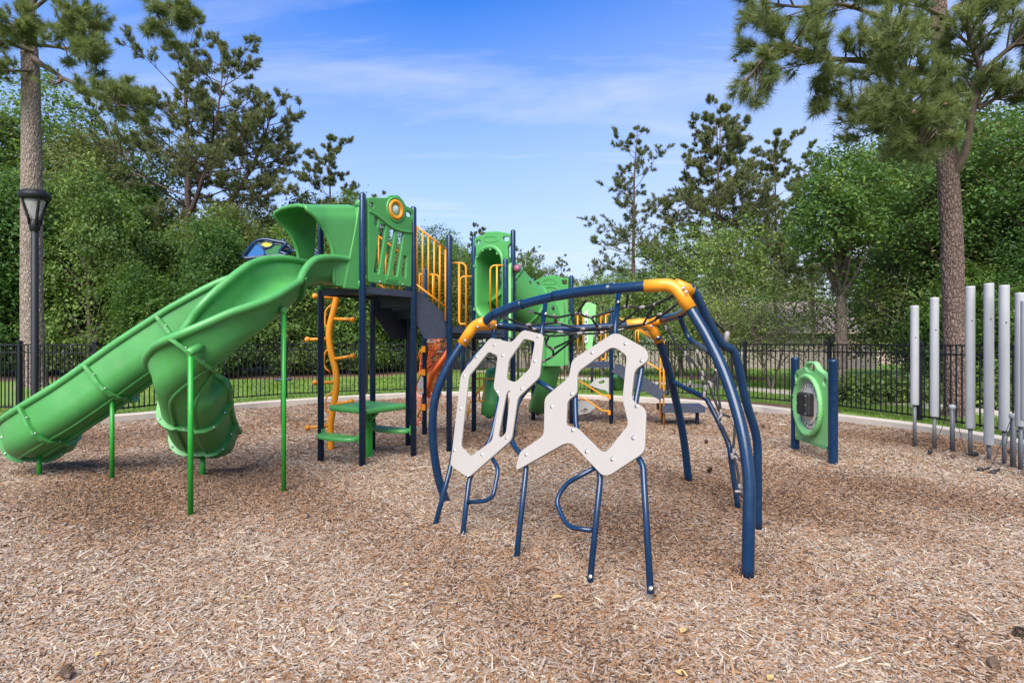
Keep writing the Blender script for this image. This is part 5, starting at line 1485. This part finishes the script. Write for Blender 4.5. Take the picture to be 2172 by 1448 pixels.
# legs: bowed outwards
ptube('arched_leg', [P(983, 724, 6.25), P(946, 785, 6.22), P(922, 850, 6.22), P(918, 925, 6.25), P(928, 1005, 6.3), P(947, 1068, 6.34)])
ptube('arched_leg', [P(1462, 650, 4.92), P(1502, 718, 4.78), P(1540, 800, 4.62), P(1572, 905, 4.45), P(1588, 1010, 4.34), P(1588, 1110, 4.29), P(1586, 1222, 4.28)])
ptube('arched_leg', [P(1394, 712, 6.52), P(1412, 765, 6.68), P(1434, 850, 6.9), P(1450, 930, 7.05), P(1461, 1022, 7.16)])
ptube('arched_leg', [P(1462, 608, 5.0), P(1478, 628, 5.03), P(1500, 675, 5.08), P(1531, 729, 5.14), P(1553, 742, 5.18), P(1565, 770, 5.2), P(1582, 850, 5.26), P(1604, 925, 5.32), P(1607, 1000, 5.33), P(1607, 1122, 5.35)], .038)
# top beams
ptube('beam', [P(1026, 684, 6.18), P(1052, 664, 6.06), P(1110, 645, 5.84), P(1180, 628, 5.62), P(1260, 616, 5.36), P(1330, 610, 5.18), P(1374, 607, 5.08)])
ptube('beam', [P(1053, 690, 6.28), P(1130, 698, 6.36), P(1240, 696, 6.44), P(1345, 688, 6.50)], .042)
ptube('beam', [P(1400, 678, 6.46), P(1440, 668, 6.0), P(1468, 648, 5.4), P(1476, 625, 5.06)], .042)
# splice sleeves on the front beam
ptube('sleeve', [P(1049, 668, 6.03), P(1085, 652, 5.9), P(1108, 645, 5.82)], .05); ptube('sleeve', [P(1174, 628, 5.62), P(1240, 618, 5.42), P(1298, 612, 5.25)], .05)
# orange elbow joints with bolts
def elbow(pts, r=.056, extra=()):
    b = MB(); b.tube(fillet([P(*q) for q in pts], .10, 6, False), r, 16)
    for ex in extra: b.tube([P(*q) for q in ex], r * .95, 16)
    o = b.build('elbow', M_ORANGE, nc)
    return o
e_ = elbow([(979, 730, 6.25), (1006, 690, 6.24), (1030, 682, 6.16)], .056, [[(1010, 690, 6.24), (1052, 690, 6.28)]])
for q in ((986, 722, 6.17), (1013, 693, 6.16), (1040, 692, 6.2)): MB().bolt(P(*q), Vector((-.2, -1, .2)), .012).build('bolt', M_STEEL, e_)
e_ = elbow([(1368, 607, 5.09), (1431, 603, 4.98), (1465, 656, 4.91)], .056, [[(1431, 603, 4.99), (1468, 618, 5.02)]])
for q in ((1450, 611, 4.89), (1456, 619, 4.87)): MB().bolt(P(*q), Vector((.3, -1, .3)), .012).build('bolt', M_STEEL, e_)
e_ = elbow([(1328, 689, 6.49), (1378, 684, 6.5), (1398, 724, 6.56)], .056, [[(1380, 684, 6.5), (1408, 676, 6.42)]])
for q in ((1382, 692, 6.42), (1396, 715, 6.47)): MB().bolt(P(*q), Vector((0, -1, .2)), .012).build('bolt', M_STEEL, e_)
# side ladder rails
ptube('side_rail', [P(1442, 672, 5.9), P(1453, 700, 5.95), P(1465, 722, 5.9), P(1478, 730, 5.7), P(1511, 750, 4.8)], .026)
ptube('side_rail', [P(1428, 809, 6.75), P(1455, 824, 6.6), P(1492, 842, 6.4), P(1505, 857, 6.35), P(1543, 935, 6.12), P(1552, 985, 6.06), P(1566, 1078, 6.0)], .028)

# boards on a leaning plane
B0 = Vector((.55, 4.17, 0)); BU = Vector((.733, -.68, 0)); BD = Vector((.40, 1.16, 2.08))
BN = BU.cross(BD).normalized(); BN = BN if BN.dot(CAMP - B0) > 0 else -BN
def zf(x, y): return (860 + x / 3.291, 620 + y / 3.291)
lo = [(595, 318), (745, 352), (825, 263), (968, 297), (938, 595), (785, 740), (776, 800), (742, 1032), (440, 1296), (316, 1207), (330, 1110), (390, 575)]
lh = [[(583, 416), (648, 445), (618, 668), (662, 738), (608, 1037), (462, 1145), (390, 1072), (445, 588)], [(830, 325), (908, 345), (872, 535), (770, 630), (708, 608), (722, 478)], [(705, 710), (732, 680), (734, 720), (705, 985), (668, 1016), (652, 1000)]]
ro_ = [(1450, 290), (1495, 292), (1688, 398), (1700, 480), (1600, 545), (1578, 750), (1683, 815), (1672, 1118), (1425, 1280), (1375, 1278), (1165, 1055), (1110, 1058), (768, 1250), (800, 1115), (970, 1000), (975, 735), (1145, 595), (1165, 475)]
rh = [[(1435, 388), (1480, 395), (1548, 445), (1518, 745), (1560, 925), (1410, 1112), (1372, 1112), (1205, 945), (1125, 932), (1132, 760), (1200, 710), (1203, 560)]]
mb = MB(); mb.plate_px(lo, lh, B0, BN, .022, .004, .045, zf); bl = mb.build('board', M_BEIGE, nc); bl['label'] = 'narrow beige board with two long cut-outs'
mb = MB(); mb.plate_px(ro_, rh, B0, BN, .022, .004, .05, zf); br_ = mb.build('board', M_BEIGE, nc); br_['label'] = 'wide beige board with one hexagonal cut-out'
bolt_me = MB().bolt((0, 0, 0), BN, .0135).mesh('bolt'); bolt_me.materials.append(M_STEEL)
for brd, lst in ((bl, [(627, 370), (502, 453), (417, 587), (393, 812), (348, 1103), (541, 1132), (712, 1015), (645, 695), (686, 443), (932, 310), (909, 483), (818, 674), (440, 1280)]), (br_, [(1540, 362), (1309, 423), (1653, 482), (1167, 712), (1619, 796), (1027, 799), (1175, 963), (1597, 1018), (1450, 1166), (1271, 1113), (850, 1132)])):
    for q in lst: link('bolt', bolt_me, brd, onplane(*zf(*q), B0, BN) + BN * .0115 - nc.location)
# tubes that carry the boards, just behind them
def bp(x, y, back=.038): return onplane(x, y, B0 - BN * back, BN)
def btube(pts, r=.0235, name='support_tube', feet=True):
    pp = [bp(*q) for q in pts]
    b = MB(); b.tube(fillet(pp, .09, 5, False), r, 12); return b.build(name, M_NAVY, nc)
def ground_end(px, py): return px, py + 3
btube([(922, 1117), (957, 985), (978, 850), (990, 775), (1035, 728)])
btube([(980, 1145), (996, 1010), (1042, 930), (1062, 840), (1066, 760), (1046, 716), (1053, 668)])
btube([(1093, 1205), (1117, 985), (1104, 962), (1083, 936), (1098, 850), (1140, 800), (1148, 712), (1157, 640)])
btube([(1251, 1236), (1275, 1000), (1240, 950), (1222, 910), (1220, 845), (1222, 775), (1303, 720)])
btube([(1380, 1259), (1364, 985), (1350, 965), (1352, 930), (1345, 870), (1363, 775), (1350, 745), (1303, 715), (1313, 612)])
btube([(1132, 802), (1180, 832)])
btube([(1042, 968), (1058, 993), (1046, 1052), (1030, 1062), (988, 1065)], .019, 'foot_loop')
btube([(1265, 990), (1200, 1025), (1178, 1062), (1203, 1118), (1257, 1124)], .019, 'foot_loop')
for q in ((1093, 1190), (1252, 1222), (1380, 1247)): link('bolt', bolt_me, nc, bp(*q, .012) - nc.location)
for q in ((1311, 640), (1157, 665), (1052, 690)): link('bolt', bolt_me, nc, bp(*q, .014) - nc.location)

# rope net
def z4(x, y): return (860 + x / 3.103, 560 + y / 3.103)
K = dict(a=(820, 312, 5.86), b=(985, 350, 5.92), c=(1130, 325, 5.78), c0=(1190, 236, 5.56), d=(1222, 350, 5.78), e=(1270, 415, 5.95), f=(1455, 281, 5.55), f0=(1464, 200, 5.27), g=(1548, 287, 5.55), h=(1640, 267, 5.42),
         h0=(1772, 205, 5.06), i=(1675, 330, 5.7), i0=(1800, 255, 5.3), b2=(1000, 385, 6.0), m0=(650, 350, 6.05), m=(800, 400, 6.1), n=(680, 398, 6.33), o=(835, 428, 6.2), p=(1010, 446, 6.2), q=(1145, 456, 6.1), j=(1160, 428, 6.15), r=(1275, 455, 6.15),
         s=(1410, 430, 6.15), s2=(1350, 418, 6.1), t=(1565, 398, 6.2), u=(1590, 352, 5.95), v=(1640, 370, 6.1), w=(925, 530, 6.3), x=(965, 560, 6.35), y=(968, 605, 6.4), y2=(905, 640, 6.5), w0=(945, 472, 6.2), z=(1128, 480, 6.15), l=(1420, 385, 5.9), k=(2000, 350, 5.15), k2=(2115, 455, 5.5))
ropes = ['m0 m b2', 'n o p q r s t v i0', 'a b c d f g h h0', 'c c0', 'f0 f', 'd e s2 t', 'b b2 j e', 'm o', 'g l s2', 'h u i', 'u t', 'o w0 q', 'w0 w x y y2', 'z x', 'z y', 'j q', 'e r', 'i v', 'k k2']
def kp(c): x, y, Y = K[c]; return P(*z4(x, y), Y)
for s_ in ropes:
    ks = s_.split(); pts = catmull([kp(c) for c in ks], 4)
    b = MB(); b.tube(pts, .012, 7); b.build('rope', M_ROPE, nc)
cn = MB()
def connector(b, p, d, L=.10, r=.0145):
    L *= .72
    d = Vector(d).normalized(); b.lathe([(.001, -L / 2), (r * .9, -L / 2), (r, -L / 2 + .012), (r * 1.15, 0), (r, L / 2 - .012), (r * .9, L / 2), (.001, L / 2)], p, d, 9)
conn = [('b', 'b2', .16), ('c', 'd', .09), ('c', 'c0', .07), ('d', 'e', .09), ('e', 's2', .09), ('f', 'g', .10), ('g', 'h', .10), ('h', 'u', .09), ('i', 'u', .09), ('b2', 'j', .09), ('m', 'b2', .10), ('o', 'p', .10), ('p', 'q', .11), ('q', 'r', .10), ('j', 'e', .10), ('r', 's', .10), ('s', 't', .10), ('s2', 't', .10), ('t', 'v', .10), ('v', 'i0', .09), ('w', 'x', .07), ('x', 'z', .07), ('y', 'y2', .08), ('y2', 'y', .09), ('n', 'o', .12), ('z', 'q', .06), ('m0', 'm', .10), ('a', 'b', .09), ('u', 't', .06), ('k', 'k2', .10)]
cs_ = []
for c1, c2, L in conn:
    b = MB(); connector(b, kp(c1) + (kp(c2) - kp(c1)).normalized() * .01, kp(c2) - kp(c1), L); b.build('connector', M_CONN, nc)
b = MB(); q1, q2 = P(*z4(2108, 520), 5.25), P(*z4(2118, 455), 5.25); b.tube([q1, q2], .024, 10, True, True); b.build('connector', M_CONN, nc)
# side net between the back leg and the front legs
def z7(x, y): return (1380 + x / 5.57, 580 + y / 5.57)
def z8(x, y): return (1480 + x / 4.39, 800 + y / 4.39)
side = [[z7(160, 590), z7(220, 690), z7(300, 830), z7(410, 950), z7(470, 1120), z7(478, 1250), z7(462, 1340)], [z7(475, 845), z7(410, 950)], [z7(410, 950), z7(500, 1040), z7(570, 1160), z7(605, 1245), z7(650, 1340)], [z7(540, 870), z7(560, 985), z7(620, 1150), z7(690, 1300), z7(735, 1440), z8(205, 320)],
        [z7(695, 1300), z7(745, 1255), z7(780, 1170), z7(780, 1100)], [z7(780, 1160), z7(840, 1200), z7(890, 1290)], [z7(785, 1170), z7(795, 1400), z8(218, 320)], [z8(215, 340), z8(330, 385), z8(345, 470), z8(332, 650), z8(340, 700), z8(412, 790)], [z8(210, 330), z8(215, 420), z8(265, 530), z8(300, 600)], [z8(330, 720), z8(370, 860), z8(386, 1010), z8(385, 1060), z8(420, 1110)]]
def sdep(py): return 6.35 - (py - 680) / 400 * .5
for sr in side:
    b = MB(); b.tube(catmull([P(x, y, sdep(y)) for x, y in sr], 4), .0135, 7); b.build('rope', M_ROPE, nc)
for (q, d) in ((z7(185, 640), (.3, 0, -1)), (z7(410, 950), (.1, 0, -1)), (z7(465, 1300), (-.1, 0, -1)), (z7(550, 930), (.2, 0, -1)), (z7(615, 1180), (.25, 0, -1)), (z7(610, 1250), (.2, 0, -1)), (z7(700, 1290), (.8, 0, -.5)), (z7(645, 1350), (.1, 0, -1)), (z7(785, 1150), (1, 0, -.5)), (z7(710, 1330), (.2, 0, -1)),
               (z8(212, 325), (.1, 0, 1)), (z8(210, 365), (.5, 0, 1)), (z8(225, 430), (.3, 0, -1)), (z8(325, 385), (1, 0, -.3)), (z8(330, 420), (.1, 0, -1)), (z8(335, 690), (0, 0, -1)), (z8(320, 735), (.2, 0, -1)), (z8(355, 745), (.8, 0, -.5)), (z8(388, 1020), (0, 0, -1)), (z8(375, 1062), (1, 0, 0)), (z8(60, 160), (.1, 0, 1))):
    b = MB(); connector(b, P(*q, sdep(q[1])), d, .085, .0145); b.build('connector', M_CONN, nc)

# ------------------------------------------------------------------ reaction panel on two posts
A_, B_ = Vector((4.50, 9.37, 0)), Vector((4.49, 8.25, 0))
ap = thing('activity_panel', (4.5, 8.8, 0), 'green moulded activity panel with black box between two navy posts', 'activity panel')
for p in (A_, B_):
    b = MB(); b.lathe([(.064, -.05), (.064, 1.41), (.066, 1.415), (.066, 1.43), (.055, 1.445), (.001, 1.455)], p, Z, 20); b.build('post', M_NAVY, ap)
ax = (B_ - A_).normalized(); an = Vector((-1, 0, 0))         # s runs from the far post to the near post
L = (B_ - A_).length
o_ = [(.07, .16), (L - .07, .16), (L - .065, 1.05), (L - .09, 1.22), (L * .70, 1.30), (L * .60, 1.40), (L * .40, 1.40), (L * .30, 1.31), (.09, 1.24), (.06, 1.07)]
def ell(cx, cy, rx, ry, n=28): return [(cx + rx * math.cos(2 * math.pi * k / n), cy + ry * math.sin(2 * math.pi * k / n)) for k in range(n)]
hl = [ell(L / 2, 1.305, .14, .055, 20), ell(.13, 1.14, .045, .05, 12), ell(L - .14, 1.12, .06, .05, 12)]
mb = MB(); mb.plate(o_, hl, A_ + an * .0, ax, Z, .085, .02, .03); bod = mb.build('panel_body', M_GREEN_PALE, ap)
CC = A_ + ax * (L / 2) + Z * .745
def sp3(s, z, off): return CC + ax * s + Z * z + an * off
RX, RZ_ = .385, .43
b = MB()
prof = [(1.0, .035), (1.06, .06), (1.10, .10), (1.04, .125), (.94, .115), (.86, .06), (.84, .045)]
ne = 40
vs = [sp3(RX * f * math.cos(2 * math.pi * k / ne), RZ_ * f * math.sin(2 * math.pi * k / ne), of) for f, of in prof for k in range(ne)]
b.add(vs, [(i * ne + k, i * ne + (k + 1) % ne, (i + 1) * ne + (k + 1) % ne, (i + 1) * ne + k) for i in range(len(prof) - 1) for k in range(ne)])
b.build('ring', M_GREEN_PALE, bod)
for k in range(12):
    a = 2 * math.pi * (k + .5) / 12
    MB().ball(sp3(RX * 1.0 * math.cos(a), RZ_ * 1.0 * math.sin(a), .118), .022, 6, .8).build('notch', M_GREEN, bod)
fdisc = MB(); fdisc.add([sp3(RX * .87 * math.cos(2 * math.pi * k / ne), RZ_ * .87 * math.sin(2 * math.pi * k / ne), .058) for k in range(ne)], [tuple(range(ne))], False); fd = fdisc.build('dial', M_CREAM, ap)
MB().tube([sp3(RX * .80 * math.cos(2 * math.pi * k / ne), RZ_ * .80 * math.sin(2 * math.pi * k / ne), .06) for k in range(ne + 1)], .006, 5, False).build('dial_line', M_INK, fd)
b = MB(); b.plate([(-.16, -.17), (.16, -.17), (.16, .17), (-.16, .17)], [], sp3(0, .02, .11), ax, Z, .09, .015, .03); bx = b.build('control_box', M_RUBBER, ap)
b = MB(); b.plate([(-.145, -.155), (.145, -.155), (.145, .155), (-.145, .155)], [], sp3(0, .02, .165), ax, Z, .03, .008, .03); b.build('box_lid', M_RUBBER, bx)
for s in (-.13, .13):
    for zz in (-.13, .0, .13): MB().bolt(sp3(s, .02 + zz, .178), an, .009).build('bolt', M_STEEL, bx)
b = MB(); b.bar(sp3(-.24, .13, .062), sp3(-.16, .24, .062), .012, .006, an); b.build('dial_mark', M_INK, fd)
def text_arc(s, a0, a1, size, par, flip=False, f=.68):
    n = len(s)
    for k, chx in enumerate(s):
        if chx == ' ': continue
        a = a0 + (a1 - a0) * (k / max(1, n - 1))
        c = bpy.data.curves.new('letter', 'FONT'); c.body = chx; c.size = size; c.align_x = 'CENTER'; c.align_y = 'CENTER'; c.extrude = .002
        o = bpy.data.objects.new('tmp', c); COL.objects.link(o)
        me = bpy.data.meshes.new_from_object(o.evaluated_get(bpy.context.evaluated_depsgraph_get()))
        bpy.data.objects.remove(o); bpy.data.curves.remove(c)
        rad = Vector((math.cos(a), math.sin(a))); up2 = -rad if flip else rad; rt = Vector((up2.y, -up2.x))
        for v in me.vertices:
            q = Vector((RX * f * rad.x, RZ_ * f * rad.y)) + rt * v.co.x + up2 * v.co.y
            v.co = sp3(q.x, q.y, .062 + v.co.z) - ap.location
        me.materials.clear(); me.materials.append(M_INK)
        link('letter', me, par)
text_arc('??????', R(122), R(38), .075, fd)
text_arc('ACTS & REACTIONS', R(212), R(338), .052, fd, True)
for zz in (.20,): MB().cyl(A_ + Z * zz + an * .02, B_ + Z * zz + an * .02, .024, 10).build('rail', M_NAVY, ap)

# ------------------------------------------------------------------ chimes
chs = [(1940, 648, 858, 944, 'shortest grey chime tube at the left end of the row'), (1982, 631, 883, 949, 'second grey chime tube, left of the first mallet post'), (2058, 607, 908, 964, 'grey chime tube just right of the first mallet post'),
       (2097.5, 601, 943, 972, 'tallest grey chime tube hanging lowest, middle of the row'), (2130, 605, 913, 982, 'grey chime tube just left of the second mallet post'), (2165, 621, 904, 998, 'grey chime tube behind the one at the right edge'), (2178, 637, 892, 1012, 'chime tube nearest the camera at the right edge'), (2225, 655, 885, 1030, 'last chime tube beyond the right edge')]
for (x, yt, yb, y0, lab) in chs:
    g = G(x, y0); Y = g.y
    t = thing('chime', g, lab, 'chime', 'tubular chimes standing in a row')
    zt_, zb_ = CAMH - (yt - 724) / F * Y, CAMH - (yb - 724) / F * Y
    b = MB(); b.lathe([(.054, zb_ + .02), (.054, zb_ + .004), (.061, zb_), (.062, zb_ + .004), (.062, zb_ + .03), (.062, zt_ - .03), (.062, zt_ - .004), (.058, zt_), (.05, zt_), (.001, zt_)], (g.x, g.y, 0), Z, 24); b.build('tube', M_CHIME, t)
    MB().cyl((g.x, g.y, -.05), (g.x, g.y, zb_ + .05), .027, 12).build('post', M_GREYPOST, t)
    MB().bolt((g.x - .02, g.y - .0585, zt_ - .52), (-.3, -1, 0), .008).build('bolt', M_INK, t)
heads = []
for (x, yt, y0, lab) in ((2020, 857, 954, 'short grey mallet post between second and third chime'), (2149, 876, 990, 'short grey mallet post at the right among the chimes')):
    g = G(x, y0); Y = g.y; zt_ = CAMH - (yt - 724) / F * Y
    t = thing('mallet_post', g, lab, 'mallet post', 'mallet posts among the chimes')
    MB().cyl((g.x, g.y, -.05), (g.x, g.y, zt_ - .03), .034, 14).build('post', M_GREYPOST, t)
    MB().lathe([(.03, -.06), (.036, -.05), (.045, -.03), (.05, -.005), (.038, .02), (.001, .03)], (g.x, g.y, zt_ - .03), Z, 14).build('cap', M_CHIME, t)
    heads.append(Vector((g.x, g.y, zt_ - .05)))
for (hx, hy, tx, ty, pi, lab) in ((1973, 957, 1981, 938, 0, 'mallet lying below the second chime'), (2068, 962, 2050, 962, 0, 'mallet lying behind the third chime post'), (2079, 997, 2112, 988, 1, 'left mallet of the pair lying in front of the chimes'), (2106, 1002, 2126, 992, 1, 'right mallet of the pair lying in front of the chimes')):
    a, c = G(hx, hy, .03), G(tx, ty, .03)
    if (c - a).length > .45: c = a + (c - a).normalized() * .30
    t = thing('mallet', (a.x, a.y, 0), lab, 'mallet', 'black mallets tied to the mallet posts')
    d = (c - a).normalized()
    MB().lathe([(.001, -.035), (.028, -.035), (.033, -.02), (.033, .035), (.026, .05), (.001, .05)], a, d, 12).build('head', M_RUBBER, t)
    MB().cyl(a, c, .014, 8).build('handle', M_RUBBER, t)
    h_ = heads[pi]; s0 = h_ + (c - h_).normalized() * .04
    s0.z = h_.z
    mid = (s0 * .45 + c * .55); mid.z = (h_.z * .4 + .03)
    b = MB(); b.tube(catmull([c, (c * .6 + mid * .4) - Z * .02, mid, s0], 5), .005, 6); b.build('cord', M_RUBBER, t)

# ------------------------------------------------------------------ pine cones and litter on the chips
def cone_at(px, py, r, lab, sd):
    g = G(px, py); rg_ = random.Random(sd)
    t = thing('pine_cone', (g.x, g.y, 0), lab, 'pine cone')
    axis = Vector((rg_.uniform(-1, 1), rg_.uniform(-1, 1), .35)).normalized(); u = axis.orthogonal().normalized(); w = axis.cross(u)
    c0 = Vector((g.x, g.y, r * .72))
    b = MB(); b.lathe([(.001, -r * 1.1), (r * .45, -r * .7), (r * .5, 0), (r * .3, r * .8), (.001, r * 1.2)], c0, axis, 8); b.build('core', M_CONE, t)
    b = MB()
    for k in range(70):
        q = k / 69; a = k * 2.4
        rad = r * math.sin(math.pi * (.12 + .82 * q)) ** .8
        c = c0 + axis * (q * 2.1 - 1.0) * r
        d = u * math.cos(a) + w * math.sin(a); tip = c + d * rad + axis * r * .38; sd_ = d.cross(axis) * r * .20
        b.add([c + d * rad * .3 - sd_ * .6, c + d * rad * .3 + sd_ * .6, tip + sd_, tip + axis * r * .06, tip - sd_, tip - axis * r * .1], [(0, 1, 2, 3, 4), (1, 0, 4, 5, 2)], False)
    b.build('scales', M_CONE, t)
cone_at(143, 1436, .033, 'open brown pine cone lying near the bottom left corner', 1)
cone_at(2106, 1415, .029, 'dark pine cone lying near the bottom right corner', 2)
cone_at(2168, 1352, .034, 'dark pine cone at the right edge of the chips', 3)
for k, (px, py) in enumerate([(1925, 925), (2021, 971), (2141, 961), (1620, 905), (1498, 940), (1505, 1000), (931, 836)]):
    cone_at(px, py, .036, ['small brown cone beside the shortest chime', 'small brown cone beside the first mallet post', 'small brown cone by the second mallet post', 'small dark cone on the chips left of the activity panel', 'small dark cone right of the back climber leg', 'small dark cone in front of the back climber leg', 'small brown cone near the netting'][k], 5 + k)
# dry leaves scattered on the chips
rl = random.Random(9)
for k, (px, py) in enumerate([(1592, 1338), (1812, 1262), (1450, 1338), (1446, 1430), (1634, 1438), (1868, 1085), (1760, 1132), (520, 1268), (205, 1388), (1182, 1268), (860, 1240), (1478, 1076), (1036, 1390), (700, 1338)]):
    g = G(px, py, .015); r = rl.uniform(.022, .04); a = rl.uniform(0, 6.3)
    u, w = Vector((math.cos(a), math.sin(a), rl.uniform(-.2, .3))), Vector((-math.sin(a), math.cos(a), rl.uniform(-.2, .3)))
    b = MB(); vs = []
    for (s, q, h) in [(-1, 0, .1), (-.55, .5, .35), (0, .62, .4), (.55, .42, .3), (1.05, 0, .25), (.55, -.45, .3), (0, -.6, .45), (-.55, -.48, .3), (-.5, 0, .05), (0, 0, 0), (.5, 0, .05)]:
        vs.append(g + (u * s + w * q + Z * h) * r)
    b.add(vs, [(0, 8, 1), (1, 8, 9, 2), (2, 9, 10, 3), (3, 10, 4), (4, 10, 5), (5, 10, 9, 6), (6, 9, 8, 7), (7, 8, 0)])
    tag(b.build('dry_leaf', M_DRYLEAF), 'small curled tan dry leaf lying on the wood chips', 'leaf', 'dry leaves scattered on the wood chips')
print('objects', len(bpy.data.objects), 'tris', sum(len(p.vertices) - 2 for m in bpy.data.meshes for p in m.polygons))
